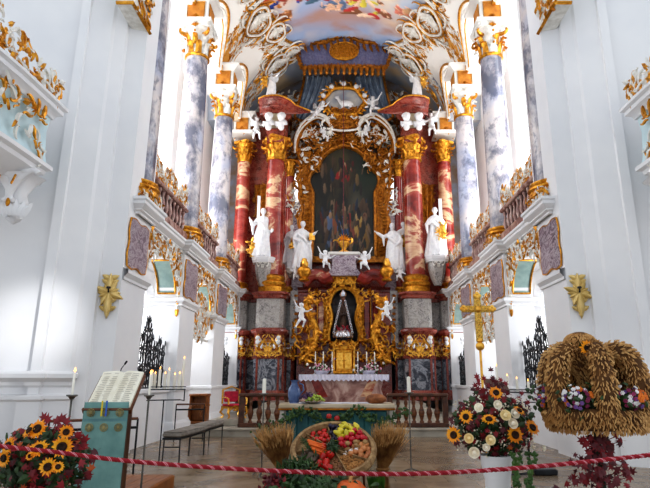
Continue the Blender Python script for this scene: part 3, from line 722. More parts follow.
# pulpit-like loggia boxes on the nave walls ---------------------------------
for s in (-1,1):
    t=thing('nave_loggia',f'white and pale blue gilded loggia box jutting from the {SIDE[s]} nave wall','loggia',(s*5.9,9.7,5.6))
    # footprint: outer face parallel to Y at x=0, running toward camera
    pth=[(s*2.2,.12),(0,.12),(0,-.3),(s*.02,-1.2),(s*.1,-2.4),(s*.4,-3.4)]
    sd=-1 if s<0 else 1
    m=MB(); m.sweep(pth,[(-.2,.0),(-.1,-.04),(0,0),(.02,.1),(-.02,.3),(-.05,.8),(-.02,1.1)],side=sd); m.obj('parapet',PALEBLUE,t,smooth=50)
    m=MB(); m.sweep(pth,[(-.1,1.08),(.02,1.1),(.05,1.18),(.14,1.24),(.14,1.32),(.2,1.36),(.2,1.42),(-.1,1.46)],side=sd)
    m.sweep(pth,[(-.5,-.22),(-.3,-.24),(-.12,-.16),(.0,-.1),(.02,-.02),(.1,.02),(.1,.1),(.0,.12)],side=sd)
    m.sweep(pth,[(-1.2,-.6),(-.9,-.55),(-.6,-.35),(-.3,-.22)],side=sd); m.obj('moulding',PLASTER,t,smooth=40)
    gm,wm=MB(),MB()
    fr=plane((-s*.03,-1.6,.12),(0,1,0),(0,0,1),(-s,0,0)); rocaille((gm,wm),fr,3.0,.95,85,.2,8,mix=(.6,.4))
    gm.obj('gilt_scrolls',GOLD,t); wm.obj('white_scrolls',STUCCO,t); gm,wm=MB(),MB()
    fr=plane((-s*.05,-1.6,1.42),(0,1,0),(0,0,1),(-s,0,0)); rocaille((gm,wm),fr,3.4,.95,230,.18,9,inside=lambda u,v:v<.25+.3*(1.6-u)/1.7+.25*abs(sin(u*3.1)),mix=(.62,.38))
    fr=plane((s*.5,.14,1.42),(1,0,0),(0,0,1),(0,-1,0))
    gm.obj('gilt_crest',GOLD,t); wm.obj('white_crest',STUCCO,t)
    m=MB(); # console under the corner
    fr=plane((s*.35,-.25,-.75),(-s,0,0),(0,0,1),(0,-1,0))
    for q in (-.17,.17): put_scroll(m,fr,q,.35,.95,PI/2,.1,False,1 if q>0 else -1,20,8)
    m.lathe([(.02,-1.15),(.14,-1.05),(.1,-.9),(.2,-.75),(.16,-.55),(.3,-.3),(.42,-.22)],(s*.35,-.05,0),20,fn=lambda a,z:1+.1*sin(6*a))
    for q in range(8): put_leaf(m,fr,-.25+.07*q,-.3,.3,PI/2+(.5-q/7)*2,.3)
    m.obj('console',PLASTER,t,smooth=60)
    m=MB(); m.ell((s*.33,-.32,-.8),(.04,.03,.09)); m.tube([(s*.2,-.42,-.3),(s*.22,-.48,-.5)],.02,5); m.tube([(s*.5,-.42,-.3),(s*.48,-.48,-.5)],.02,5); m.obj('gilt_drop',GOLD,t)
# ================================================================ HIGH ALTAR
AF=.74   # altar floor
def wpart(mb,nm,mat,t,smooth=42,remesh=None,solid=None):
    """mesh given in world coordinates, parented to thing t (unrotated)"""
    l=tuple(t.location); o=mb.obj(nm,mat,None,loc=l,smooth=smooth,remesh=remesh,solid=solid); o.parent=t; o.location=(0,0,0); return o
# body walls of the retable between the columns
t=thing('high_altar_retable','red and grey marble body of the high altar behind the columns','altar',(0,26,AF))
for s in (-1,1):
    def X(a,b): return sorted((s*a,s*b))
    m=MB(); m.box(*X(3.0,5.6),26.1,26.5,AF,15.6); m.box(*X(2.45,3.05),26.3,26.6,AF,12.2) if False else None; wpart(m,'marble_wall',REDD,t,0)
    m=MB(); m.box(*X(2.05,2.75),25.95,26.25,5.2,10.2); m.bev(*X(1.98,2.82),25.9,26.3,10.15,10.45,.04); wpart(m,'grey_pilaster',LILAC,t,30)
    gm,wm=MB(),MB(); fr=plane((s*2.4,25.9,9.6),(1,0,0),(0,0,1),(0,-1,0)); rocaille((wm,gm),fr,1.0,1.6,46,.22,60,inside=lambda u,v:(u/.5)**2+((v-.8)/.8)**2<1,mix=(.85,.15)); wpart(wm,'cartouche',STUCCO,t); wpart(gm,'cartouche_gilding',GOLD,t)
    # gilt drape panel on the red wall
    m=MB(); fr=plane((s*4.15,26.05,9.4),(1,0,0),(0,0,1),(0,-1,0)); m.grid(lambda u,v:fr((u-.5)*1.0*(.7+.3*v),v*2.0,.06*sin(u*22)+.05),24,6); rocaille((m,m),fr,1.0,2.2,26,.25,61); wpart(m,'gilt_drape',GOLDD,t)
m=MB(); m.box(-2.3,2.3,26.3,26.7,AF,8.2); wpart(m,'lower_wall',REDD,t,0)
# pedestals: red framed marble in tiers
def octo(cx,cy,r,rx=1): return [(cx+r*rx*cos(PI/8+i*PI/4)/cos(PI/8),cy+r*sin(PI/8+i*PI/4)/cos(PI/8)) for i in range(8)]
def pedestal(cx,cy,hw,hd,s,lab,lower=DARKM,orn=50):
    t=thing('column_pedestal',lab,'pedestal',(cx,cy,AF)); ch=.28*hw
    P=[(cx-hw+ch,cy-hd),(cx+hw-ch,cy-hd),(cx+hw,cy-hd+ch),(cx+hw,cy+hd),(cx-hw,cy+hd),(cx-hw,cy-hd+ch)]
    m=MB()
    m.sweep(P,[(-.02,AF),(.12,AF),(.12,AF+.3),(.04,AF+.42),(-.02,AF+.42)],1,True)
    m.sweep(P,[(-.02,2.5),(.05,2.52),(.09,2.62),(.0,2.66)],1,True); m.prism(P,2.6,3.62)
    m.sweep(P,[(-.01,3.55),(.1,3.62),(.16,3.72),(.16,3.8),(.03,3.88),(-.01,3.88)],1,True)
    m.sweep(P,[(-.01,5.2),(.07,5.24),(.1,5.34),(.2,5.42),(.2,5.5),(0,5.54),(-.3,5.54)],1,True); m.prism(P,5.3,5.53)
    for x,y in P[:4]: m.tube([(x,y,AF),(x,y,2.6)],.055,6)
    wpart(m,'red_mouldings',REDD,t,30)
    m=MB(); m.prism(P,AF,2.55); wpart(m,'lower_panels',lower,t,20)
    m=MB(); m.prism([(cx+(x-cx)*.95,cy+(y-cy)*.95) for x,y in P],3.85,5.25); wpart(m,'upper_panels',GREYM,t,20)
    gm,wm=MB(),MB(); fr=plane((cx,cy-hd-.02,2.62),(1,0,0),(0,0,1),(0,-1,0)); rocaille((gm,wm),fr,hw*1.7,.92,orn,.2,int(abs(cx)*10),mir=True,mix=(.93,.07))
    fr=plane((cx-s*hw*.92,cy-hd*.2,2.62),(0,1,0),(0,0,1),(-s,-.3,0)); rocaille((gm,wm),fr,hd*1.4,.92,orn//2,.2,5,mix=(.95,.05))
    for e in (-1,1): wm.ell((cx+e*hw*.7,cy-hd-.12,3.42),.1); wm.ell((cx+e*hw*.7,cy-hd-.1,3.24),(.1,.08,.12))
    wpart(gm,'gilt_cartouche',GOLDB,t); wpart(wm,'cherub_heads',STATUE,t); return t
for s in (-1,1):
    n=SIDE[s]
    pedestal(s*3.38,24.75,.66,.62,s,f'tall marble pedestal in tiers under the {n} inner red column, gilt band at mid height')
    pedestal(s*5.05,25.35,.5,.5,s,f'tall marble pedestal under the {n} outer red column beside the arcade',orn=30)
    pedestal(s*4.28,25.9,.42,.4,s,f'recessed marble pedestal between the two red columns on the {n}',orn=26)
    pedestal(s*2.62,25.9,.24,.4,s,f'narrow marble pedestal at the inner side of the {n} red column',orn=16)
# red columns
rc=column('red_marble_column',.47,5.75,REDM,.82,1.2,mats=(GOLD,GOLD),full=True,label='x')
rb=column('red_marble_column',.36,6.2,REDM,.6,1.1,mats=(GOLD,GOLD),full=True,label='x')
ri=column('red_marble_column',.22,5.8,REDM,.5,.9,mats=(GOLD,GOLD),full=True,label='x')
for s,(a,b,c_) in ((-1,(rc,rb,ri)),(1,(dup(rc,(0,0,0)),dup(rb,(0,0,0)),dup(ri,(0,0,0))))):
    a.location=(s*3.38,24.7,5.54); b.location=(s*5.1,25.4,5.54); c_.location=(s*2.78,26.05,5.54)
    a.rotation_euler[2]=s; b.rotation_euler[2]=s*2
    a['label']=f'thick red marble column with gilded capital at the {SIDE[s]} of the altarpiece'; b['label']=f'slimmer red marble column at the {SIDE[s]} outer edge of the high altar'; c_['label']=f'thin red marble column between altarpiece frame and thick {SIDE[s]} column'
# red entablatures sweeping inwards
for s in (-1,1):
    t=thing('red_entablature',f'dark red marble entablature sweeping inward above the {SIDE[s]} thick column','entablature',(s*3.4,24.6,13.25))
    X=lambda a:s*a
    P=[(X(3.8),25.2),(X(3.8),24.2),(X(2.98),24.2),(X(2.98),25.2)]; z_=[at(270,q,24.3).z for q in (139,130,117,108,102)]
    m=MB(); m.prism(P,z_[0]-.2,z_[1]); m.sweep(P,[(0,z_[1]-.12),(.1,z_[1]-.05),(.1,z_[1]),(-.2,z_[1])],side=1 if s<0 else -1,closed=True)
    prof=[(0,0),(-.06,.06),(-.06,.16),(-.22,.24),(-.3,.3),(-.3,.4),(-.5,.52),(-.62,.58),(-.62,.72),(.2,.82)]
    cen=[(4.3,.5,.85),(4.22,.1,.9),(3.95,-.05,.95),(3.6,-.12,.95),(3.3,-.15,.95),(3.0,-.1,.9),(2.65,.05,.72),(2.45,.15,.5),(2.05,.2,.3),(1.7,.2,.1)]
    m.rings([[(X(cx),24.3+dy+o*w_,z_[2]+.12+.25*(1-w_)+z*w_) for o,z in prof] for cx,dy,w_ in cen],False,closed=False)
    m.ell((X(3.4),24.7,z_[2]+.3),(.75,.6,.3),16,8)
    wpart(m,'red_cornice',REDD,t,40)
    m=MB(); m.bev(*sorted((X(3.1),X(3.7))),24.2,25.1,z_[1],z_[2]+.2,.05); wpart(m,'pale_block',CREAM,t,30)
    gm=MB(); gm.tube([(X(cx),24.3+dy-.62*w_,z_[2]+.12+.25*(1-w_)+.7*w_) for cx,dy,w_ in cen],.045,6); wpart(gm,'gilding',GOLD,t)
    # two cherub heads below
    for e in (-.32,.3):
        c=thing('cherub_head',f'white cherub head with folded wings below the red entablature, {"outer" if (e<0)==(s<0) else "inner"} one on the {SIDE[s]}','cherub',(s*3.4+e,23.98,z_[1]))
        m=MB(); m.ell((0,0,.55),(.19,.2,.23)); m.ell((0,.03,.62),(.21,.21,.18)); m.ell((0,-.2,.53),.035,8,6); m.cap((0,.05,.4),.12,(0,.05,0),.16); m.cap((-.12,0,.22),.1,(.12,0,.22),.1)
        for k in range(8): m.ell((.17*cos(k*.8),.02-.05*sin(k),.64+.1*sin(k*.8)),.07,7,5)
        m.obj('bust',STATUE,c,remesh=.03); f=plane((0,.02,.2),(1,0,0),(0,0,1),(0,-1,0)); m=MB()
        for k in range(5): put_leaf(m,f,-.05,-.02,.26,2.4+.3*k,.2); put_leaf(m,f,.05,-.02,.26,.75-.3*k,.2)
        m.obj('wings',STATUE,c,solid=.02)
# altarpiece painting -------------------------------------------------------
AH=[(0,1.5),(.58,1.5),(.62,1.62),(.68,1.74),(.74,1.66),(.78,1.42),(.81,1.22),(.84,1.18),(.88,1.1),(.92,.92),(.96,.66),(.985,.36),(1,.02)]
def ap_half(v):
    for (a,p),(b,q) in zip(AH,AH[1:]):
        if v<=b: return p+(q-p)*(v-a)/(b-a)
    return .02
AZ0,AZ1=7.55,13.45; PY=26.0
NXp,NZp=90,150
m=MB(); m.grid(lambda u,v:((2*u-1)*ap_half(v),PY,AZ0+v*(AZ1-AZ0)),NXp,NZp)
pt_=m.obj('altarpiece_canvas',vcol_mat('painted_canvas',.45),loc=(0,PY,AZ0),smooth=0)
vv=np.array(m.v); x=vv[:,0]/1.5; y=(vv[:,2]-AZ0)/(AZ1-AZ0)
n1=fbm(x*3+5,y*4,41,1.6); col=mixc(lin(34,36,26)*np.ones((len(x),1)),lin(74,66,40),np.clip((n1-.4)*4,0,1))
col=mixc(col,lin(30,56,34),np.clip((x-.25)*3,0,1)*np.clip((y-.42)*4,0,1)*.9); col=mixc(col,lin(116,112,92),np.exp(-((x-.42)**2/.05+(y-.42)**2/.03)))
col=mixc(col,lin(96,88,40),np.exp(-((x+.1)**2/.12+(y-.86)**2/.02))*.9); col=mixc(col,lin(92,72,50),(y<.12)*1.0*np.ones(len(x))*.7)
def pb(col,cx,cy,rx,ry,an,c):
    ca,sa=cos(R(an)),sin(R(an)); u=((x-cx)*ca+(y-cy)*1.95*sa)/rx; v=(-(x-cx)*sa+(y-cy)*1.95*ca)/ry; q=u*u+v*v+.7*(fbm(x*6,y*9,7,2.5)-.5); t=np.clip((1.05-q)*4,0,1)
    sh=np.clip(1-.5*(u*.5-v*.5),.4,1.4); return col*(1-t[:,None])+(lin(*c)[None]*sh[:,None])*t[:,None]
for a in [(.0,.74,.3,.16,15,(176,34,26)),(.12,.78,.1,.16,10,(200,40,30)),(.18,.80,.07,.1,0,(214,176,130)),(.02,.84,.05,.05,0,(220,180,140)),(-.12,.77,.09,.05,50,(196,140,100)),(-.2,.66,.3,.08,-10,(70,58,40)),
    (-.5,.25,.13,.34,0,(110,134,172)),(-.46,.37,.06,.06,0,(206,164,124)),(-.25,.27,.14,.3,5,(170,96,50)),(-.22,.4,.07,.07,0,(196,150,110)),(-.02,.22,.22,.28,0,(52,100,160)),(.05,.3,.16,.12,20,(176,150,110)),(.0,.42,.07,.08,0,(206,160,120)),
    (.18,.34,.14,.1,0,(190,50,36)),(.3,.2,.1,.22,30,(170,80,60)),(.5,.27,.14,.2,-20,(226,186,96)),(.66,.18,.2,.26,15,(176,132,50)),(.44,.36,.06,.06,0,(230,190,130)),(.72,.36,.08,.08,0,(150,110,80)),(.22,.12,.08,.12,40,(210,160,120)),(-.42,.08,.04,.12,10,(200,150,110)),(-.7,.3,.12,.25,0,(70,52,44)),(.62,.46,.1,.14,-30,(110,84,56))]:
    col=pb(col,*a)
gp=random.Random(77)
for k in range(150):
    X_=gp.uniform(-.8,.85); Y_=gp.uniform(.05,.47) if k<105 else gp.uniform(.6,.88); mut=gp.choice([(96,70,48),(140,100,66),(180,140,100),(60,84,120),(150,50,36),(196,160,96),(70,62,52),(50,70,50),(210,170,130),(40,36,30)])
    if k>=105 and gp.random()<.6: X_*=.5; mut=gp.choice([(90,74,44),(120,96,56),(150,40,30),(64,56,40)])
    col=pb(col,X_,Y_,gp.uniform(.02,.07),gp.uniform(.05,.16),gp.uniform(-30,30),tuple(int(q*.72) for q in mut))
setcol(pt_,col*.46)
al=thing('altarpiece','dark arched altarpiece painting in a wide carved gold frame','painting',(0,PY,AZ0)); wpartk=lambda o:(setattr(o,'parent',al),setattr(o,'location',(0,0,0)))
wpartk(pt_)
# frame: swept section round the opening
pp=[]
N=70
for i in range(N+1): v=i/N; pp.append((ap_half(v),v))
out=[(-a,v) for a,v in pp]+[(a,v) for a,v in reversed(pp)]
def fpt(a,v,o):  # offset outward o
    x=a; z=AZ0+v*(AZ1-AZ0); cx,cz=0,AZ0+3.0; sx=1 if a>0 else -1
    wx=o; 
    if v>.78: q=(v-.78)/.22; return (x+sx*o*(1-q)**.5,z+o*q*.9)
    return (x+sx*o,z)
gm=MB(); rows=[]
for o,d in ((0,.0),(.02,.22),(.12,.3),(.3,.2),(.55,.16),(.68,.26),(.78,.2),(.8,0)):
    rows.append([(lambda p:(p[0],PY-d,p[1]))(fpt(a,v,o*(1+.12*sin(v*26)*(o>.5)))) for a,v in out])
gm.rings(rows,False,closed=False)
gm.box(-2.3,2.3,PY-.2,PY+.1,AZ0-.3,AZ0)
for a,v in out[::2]:
    x_,z_=fpt(a,v,.42); f=plane((x_,PY-.2,z_),(1,0,0),(0,0,1),(0,-1,0)); put_scroll(gm,f,0,0,.55,v*9,.1,False,1 if a>0 else -1,12,5); put_leaf(gm,f,0,0,.26,v*17)
    x_,z_=fpt(a,v,.78); f=plane((x_,PY-.15,z_),(1,0,0),(0,0,1),(0,-1,0)); put_leaf(gm,f,0,0,.24,v*23+1); 
gm.T=None; o=gm.obj('gold_frame',GOLDD,None,loc=tuple(al.location)); wpartk(o)
# outer arch: gold and white moulding over the frame with crest
t=thing('altarpiece_crest','gold and white scrolled arch with cushioned crest above the altarpiece frame','ornament',(0,25.6,12.6))
gm,wm=MB(),MB()
for s in (-1,1):
    pts=[at(345+s*a,b,25.6) for a,b in ((50,152),(49,140),(44,129),(36,121),(27,117),(18,121),(14,126))]
    import itertools
    def smooth(P,n=6):
        out=[]
        for i in range(len(P)-1):
            p0=P[max(i-1,0)];p1=P[i];p2=P[i+1];p3=P[min(i+2,len(P)-1)]
            for k in range(n):
                q=k/n; out.append(.5*((2*p1)+(-p0+p2)*q+(2*p0-5*p1+4*p2-p3)*q*q+(-p0+3*p1-3*p2+p3)*q**3))
        out.append(P[-1]); return out
    sp=smooth(pts); gm.tube(sp,.19,8); rocaille((gm,wm),plane((s*1.75,25.75,12.0),(1,0,0),(0,0,1),(0,-1,0)),1.3,2.1,70,.26,300+s,mix=(.8,.2)); gm.bev(*sorted((s*1.75,s*2.3)),25.8,25.95,10.4,13.4,.05); rocaille((gm,wm),plane((s*.95,25.7,13.4),(1,0,0),(0,0,1),(0,-1,0)),1.3,.9,40,.24,310+s,mix=(.85,.15)); wm.tube([p+V((0,-.16,.12)) for p in sp],.07,6); wm.tube([p+V((0,-.16,-.12)) for p in sp],.05,6)
    # pilaster scroll hanging down with white rocaille
    for k in range(7):
        p=at(345+s*(47-1.0*k*.3),150+k*7,25.7); f=plane(p,(1,0,0),(0,0,1),(0,-1,0)); put_scroll(gm,f,0,0,.6,PI/2+.2*s,.14,False,s,14,6); put_leaf(wm,f,-s*.15,0,.3,k)
    for k in range(16):
        a=k/15; p=at(345+s*(43-a*16),136+12*a*(1-a)*0-a*6+rnd.uniform(-4,6),25.7); f=plane(p,(1,0,0),(0,0,1),(0,-1,0)); put_scroll(wm,f,0,0,.5,rnd.uniform(0,6),.11,False,s,12,5); put_leaf(gm,f,.05,.05,.3,rnd.uniform(0,6))
    f=plane(at(345+s*19,122,25.4),(s,0,0),(0,0,1),(0,-1,0)); put_scroll(wm,f,0,0,1.6,PI/2,.08,False,1,18,7); put_scroll(wm,f,-.1,.1,1.1,PI/2+.5,.08,False,-1,18,7)
    f=plane(at(345+s*16,131,25.4),(s,0,0),(0,0,1),(0,-1,0)); put_shell(wm,f,0,0,.4,-PI/2)
# cushion / cartouche in middle
ctr=at(345,121,25.5); gm.ell((ctr.x,25.6,ctr.z),(.85,.3,.5),20,10); gm.box(-.75,.75,25.35,25.8,ctr.z+.1,ctr.z+.62)
rocaille((gm,gm),plane((0,25.3,ctr.z-.5),(1,0,0),(0,0,1),(0,-1,0)),1.6,1.1,34,.22,71,mir=True)
wm.tube([(-.9+1.8*i/12,25.35,ctr.z-.5-.12*sin(PI*i/12)) for i in range(13)],.06,6)
rocaille((gm,gm),plane((0,25.8,13.55),(1,0,0),(0,0,1),(0,-1,0)),2.6,1.0,50,.26,72,mir=True,inside=lambda u,v:abs(u)<1.3-v*.5)
wpart(gm,'gilt_arch',GOLDD,t); wpart(wm,'white_scrolls',STUCCO,t)
# crowning relief with the lamb
t=thing('lamb_relief','oval gilt framed relief with a small white lamb crowning the altar','relief',(0,25.4,15.0))
lc=at(344,101,25.4); m=MB(); m.lathe([(.02,0),(.6,.03),(.98,0)],(0,0,0),36,ex=1,ey=.74); m.v=[(x+lc.x,25.5-z,y+lc.z) for x,y,z in m.v]; wpart(m,'sky_ground',M('relief_ground',C(206,204,196),C(150,160,176),1.2,.6),t)
gm,wm=MB(),MB(); gm.tube([(lc.x+1.05*cos(a)*(1+.05*cos(6*a)),25.4,lc.z+.82*sin(a)*(1+.05*cos(6*a))) for a in [2*PI*i/48 for i in range(48)]],.12,7,closed=True)
for i in range(30):
    a=2*PI*i/30; f=plane((lc.x+1.15*cos(a),25.3,lc.z+.92*sin(a)),(1,0,0),(0,0,1),(0,-1,0)); put_scroll(gm,f,0,0,.4,a,.12,False,1 if i%2 else -1,11,5); put_leaf(wm if i%4==0 else gm,f,0,0,.26,a)
for a in (1.57,2.9,.25,2.2,.95): wm.ell((lc.x+1.12*cos(a),25.22,lc.z+.92*sin(a)),.13); 
wpart(gm,'gilt_frame',GOLD,t); wpart(wm,'cherub_heads',STATUE,t)
m=MB(); b=V((lc.x+.1,25.3,lc.z-.2)); m.ell(b,(.36,.14,.17)); m.cap(b+V((-.28,0,.05)),.09,b+V((-.42,0,.28)),.07); m.ell(b+V((-.48,-.02,.33)),(.12,.07,.08)); m.ell(b+V((-.4,.03,.4)),(.04,.03,.07))
for q in (-.22,-.12,.18,.28): m.cap(b+V((q,0,-.08)),.05,b+V((q,0,-.34)),.03)
m.cap(b+V((.34,0,.02)),.04,b+V((.42,0,-.15)),.03); wpart(m,'lamb',STATUE,t,remesh=.025)
# valance + drapery canopy
t=thing('canopy_valance','blue-violet canopy valance with scalloped gold border and oval gold lattice medallion','canopy',(0,24.6,17.0))
zt,zb=at(344,46,24.6).z,at(344,72,24.6).z
hwt=2.55
def val(u,v):
    x=(2*u-1); top=zt+.22*cos(x*PI*2.0)*(1-abs(x))-.25*abs(x)**6; bot=zb-.02+.15*abs(x)**2*1.5; w=hwt*(1-.16*(1-v)**1.2*0+ -.12*sin(PI*v)*0-.14*(1-v))
    return (x*w,24.6-.5*(1-x*x)+.04*sin(x*50),bot+(top-bot)*v)
m=MB(); m.grid(val,60,14); VALM=M('violet_damask',C(128,128,158),C(98,100,136),9,.7); wpart(m,'fabric',VALM,t,60)
gm=MB(); rim=[V(val(i/40,1)) for i in range(41)]+[V(val(1,1-i/10)) for i in range(1,11)]+[V(val(1-i/40,0)) for i in range(1,41)]+[V(val(0,i/10)) for i in range(1,10)]
gm.tube([p+V((0,-.05,0)) for p in rim],.09,7,closed=True)
for i,p in enumerate(rim): f=plane(p+V((0,-.1,0)),(1,0,0),(0,0,1),(0,-1,0)); put_scroll(gm,f,0,0,.32,i*1.1,.13,False,1,10,5)
for i in range(15):
    p=V(val((i+.5)/15,0)); gm.lathe([(.02,-.5),(.09,-.42),(.07,-.3),(.13,-.1),(.1,.02)],(p.x,p.y-.08,p.z),8)
    p=V(val((i+.5)/15,1)); f=plane(p+V((0,-.08,-.1)),(1,0,0),(0,0,1),(0,-1,0)); put_leaf(gm,f,0,0,.45,-PI/2,.2)
wpart(gm,'gilt_border',GOLDD,t)
m=MB(); c0=(zt+zb)/2+.05; m.T=Matrix.Translation((0,24.02,c0)); m.ell((0,0,0),(.68,.1,.46),28,10)
for i in range(10): a=i*PI/5; m.tube([(.72*cos(a+q*PI/40),-.04,.5*sin(a+q*PI/40)) for q in range(9)],.05,6)
for q in range(-5,6):
    L=.45*sqrt(1-(q/6)**2); m.tube([(q*.11-.15,-.12,-L+.05),(q*.11+.15,-.12,L-.05)],.02,4); m.tube([(q*.11+.15,-.12,-L+.05),(q*.11-.15,-.12,L-.05)],.02,4)
m.T=None; wpart(m,'gilt_medallion',GOLD,t)
DRAPE=M('blue_grey_drape',C(150,164,180),C(108,124,146),2,.75)
for s in (-1,1):
    t=thing('canopy_drape',f'blue-grey gathered curtain of the canopy hanging on the {SIDE[s]} side of the lamb relief','curtain',(s*1.6,25.6,15))
    def dr(u,v): # v 0 top 1 bottom
        x0=.6+u*1.55; x1=1.25+u*1.35+.35*sin(PI*u); k=v**1.3; return (s*(x0*(1-k)+x1*k),25.7+.1*sin(u*34+v*2)+.04*sin(u*71),17.5-2.9*v+.5*v*u)
    m=MB(); m.grid(dr,90,16); wpart(m,'cloth',DRAPE,t,70)
    m=MB(); m.tube([V(dr(1,q/12))+V((0,-.05,0)) for q in range(13)],.07,6); m.tube([V(dr(q/12,1))+V((0,-.08,0)) for q in range(13)],.07,6); wpart(m,'gilt_fringe',GOLDD,t)
# apse ribs and stucco in upper zone
t=thing('apse_stucco','grey stucco vault piece with gilt ribs behind the canopy','ornament',(0,26.6,14))
gm,wm=MB(),MB()
for s in (-1,1):
    rocaille((gm,wm),plane((s*3.5,26.9,13.6),(1,0,0),(0,0,1),(0,-1,0)),3.6,3.6,420,.32,80+s,mix=(.45,.55))
    for q in (2.9,4.6): gm.tube([(s*q,26.7,12+.2*i) for i in range(22)],.06,5)
    rocaille((gm,wm),plane((s*2.75,26.7,12.3),(1,0,0),(0,0,1),(0,-1,0)),1.0,2.4,110,.26,84+s,mix=(.5,.5))
wpart(gm,'gilt_ribs',GOLDD,t); wpart(wm,'stucco_scrolls',STUCCO,t)
# --------------------------------------------------------------- statues
def statue(lab,loc,H,arms=None,rz=0,seed=0,extra=None,**kw):
    t=thing('saint_statue',lab,'statue',loc,rz); saint(H,arms,seed=seed,**kw).obj('robed_figure',STATUE,t,remesh=.028)
    if extra: extra(t)
    return t
def book(t,p,mat=GOLDB):
    m=MB(); m.bev(p[0]-.14,p[0]+.14,p[1]-.04,p[1]+.04,p[2]-.18,p[2]+.18,.015); m.obj('book',mat,t)
def gilt_blob(t,p,s,seed=1):
    m=MB(); f=plane(p,(1,0,0),(0,0,1),(0,-1,0)); rocaille((m,m),f,s*.6,s,18,.18,seed); m.ell((p[0],p[1]+.06,p[2]+s*.5),(s*.22,.1,s*.42)); m.obj('gilt_attribute',GOLDB,t)
def corbel(lab,p,w,h):
    t=thing('statue_corbel',lab,'corbel',p); m=MB(); P=[(-w/2,.25),(-w/2*.9,-.15),(-w/4,-.4),(w/4,-.4),(w/2*.9,-.15),(w/2,.25)]
    m.prism(P,-.16,0); m.prism([(x*.92,y*.92) for x,y in P],-.26,-.16); m.prism([(x*1.04,y*1.04) for x,y in P],-.06,-.02)
    m.obj('slab',PLASTER,t,smooth=20); m=MB(); m.rings([[(x*.72,y*.7,-.26) for x,y in P],[(x*.74,y*.7,-.5) for x,y in P],[(x*.55,y*.6,-h*.75) for x,y in P],[(x*.3,y*.4,-h) for x,y in P]],True); m.obj('console_body',GREYM,t,smooth=30)
    m=MB(); f=plane((0,-.3,-.55),(1,0,0),(0,0,1),(0,-1,0)); rocaille((m,m),f,w*.5,.35,10,.16,5,mir=True); m.obj('gilding',STUCCO,t); return t
for s,px,pb_ in ((-1,254,258),(1,438,257)):
    p=at(px+(10 if s<0 else -1),pb_,24.35); corbel(f'white marble corbel slab carrying the {SIDE[s]} outer saint statue',p,1.15,1.35)
    if s<0: statue('white robed saint statue with staff on left outer corbel, gilt helmet at its feet',p+V((-.12,0,0)),2.45,{-1:((-.34,-.1,1.12),(-.42,-.22,1.25)),1:((.34,-.02,1.08),(.32,-.16,.95))},.2,3,lambda t:(gilt_blob(t,(-.42,-.12,.0),.75,2),MB().box(-.29,-.15,.1,.2,2.0,3.1).obj('staff',STATUE,t,smooth=0)))
    else: statue('white bearded saint statue with tall book on right outer corbel, golden cherub at its side',p+V((-.02,0,0)),2.45,{-1:((-.28,-.14,1.15),(-.02,-.3,1.3)),1:((.33,-.12,1.1),(.22,-.28,1.22))},-.2,5,lambda t:(gilt_blob(t,(.32,-.3,.75),.85,7),MB().box(.2,.36,.1,.2,1.55,2.9).obj('tall_book',STATUE,t,smooth=0)),beard=True)
p=at(301,270,25.0); statue('white robed saint statue leaning toward the altarpiece, inner left, with a gold book',p,2.45,{-1:((-.3,-.1,1.1),(-.2,-.3,1.0)),1:((.3,-.16,1.2),(.4,-.3,1.3))},.35,8,lambda t:book(t,(.42,-.35,1.6)),head=(.03,-.05))
p=at(394,272,25.0); statue('white robed saint statue with arm stretched toward the altarpiece, inner right',p,2.45,{-1:((-.32,-.16,1.25),(-.5,-.25,1.38)),1:((.3,-.05,1.1),(.2,-.2,.95))},-.3,9,head=(-.03,-.05),beard=True)
p=at(404,263,25.5); corbel('small white corbel behind the right thick red column',p,.6,.7); statue('small white statue with gold drapery half hidden behind the right thick column',p,2.1,{},.1,11,lambda t:gilt_blob(t,(0,-.28,.7),.7,9))
p=at(291,264,25.5); corbel('small white corbel behind the left thick red column',p,.6,.7); statue('small white statue with a gold bowl half hidden behind the left thick column',p,2.0,{1:((.3,-.1,1.2),(.42,-.2,1.4))},-.1,12,lambda t:gilt_blob(t,(.15,-.28,.75),.4,10))
# top statues on red entablatures
for s,px in ((-1,271),(1,417)):
    p=at(px,96,23.75); t=statue(f'white angel statue seated on the {SIDE[s]} red entablature with gold drapery',p,1.3,{-s:((-s*.4,-.1,1.35),(-s*.68,-.15,1.5)),s:((s*.4,-.1,1.2),(s*.6,-.2,.9))},s*.4,14,lambda t:gilt_blob(t,(s*.3,-.2,.45),.7,11)); wing_obj(1.3,t,STATUE,spread=.32)
    p=at(px-s*-18 if False else px+s*-14,88,24.9)
# putti
def put(lab,loc,H,rz=0,wing=True,group=None,**kw):
    t=thing('putto_statue',lab,'statue',loc,rz,group); putto(H,**kw).obj('putto_body',STATUE,t,remesh=.022)
    if wing: wing_obj(H,t,STATUE)
    return t
LA={-1:((-.2,-.1,.75),(-.32,-.15,.95)),1:((.22,-.05,.6),(.32,-.14,.66))}; LR={1:((.2,-.1,.75),(.32,-.15,.95)),-1:((-.22,-.05,.6),(-.32,-.14,.66))}
KN={-1:((-.1,-.22,.4),(-.12,-.2,.16)),1:((.12,-.2,.3),(.2,-.04,.14))}
put('white putto sitting with raised arm on the left red pediment scroll',at(325,272,24.2),1.1,.3,arms=LA,legs=KN)
put('white putto sitting on the right red pediment scroll, arm raised outward',at(365,273,24.2),1.1,-.3,arms=LR,legs=KN)
put('white putto reclining on the left slope of the altarpiece crest',at(318,121,25.2),1.25,0,torso=((-.1,0,.35),(.12,-.02,.6)),head=(.2,-.03,.8),arms={-1:((.0,-.2,.5),(-.05,-.25,.35)),1:((.32,-.05,.66),(.42,-.1,.76))},legs={-1:((-.35,-.05,.42),(-.6,.0,.5)),1:((-.2,-.12,.12),(-.42,-.1,-.02))})
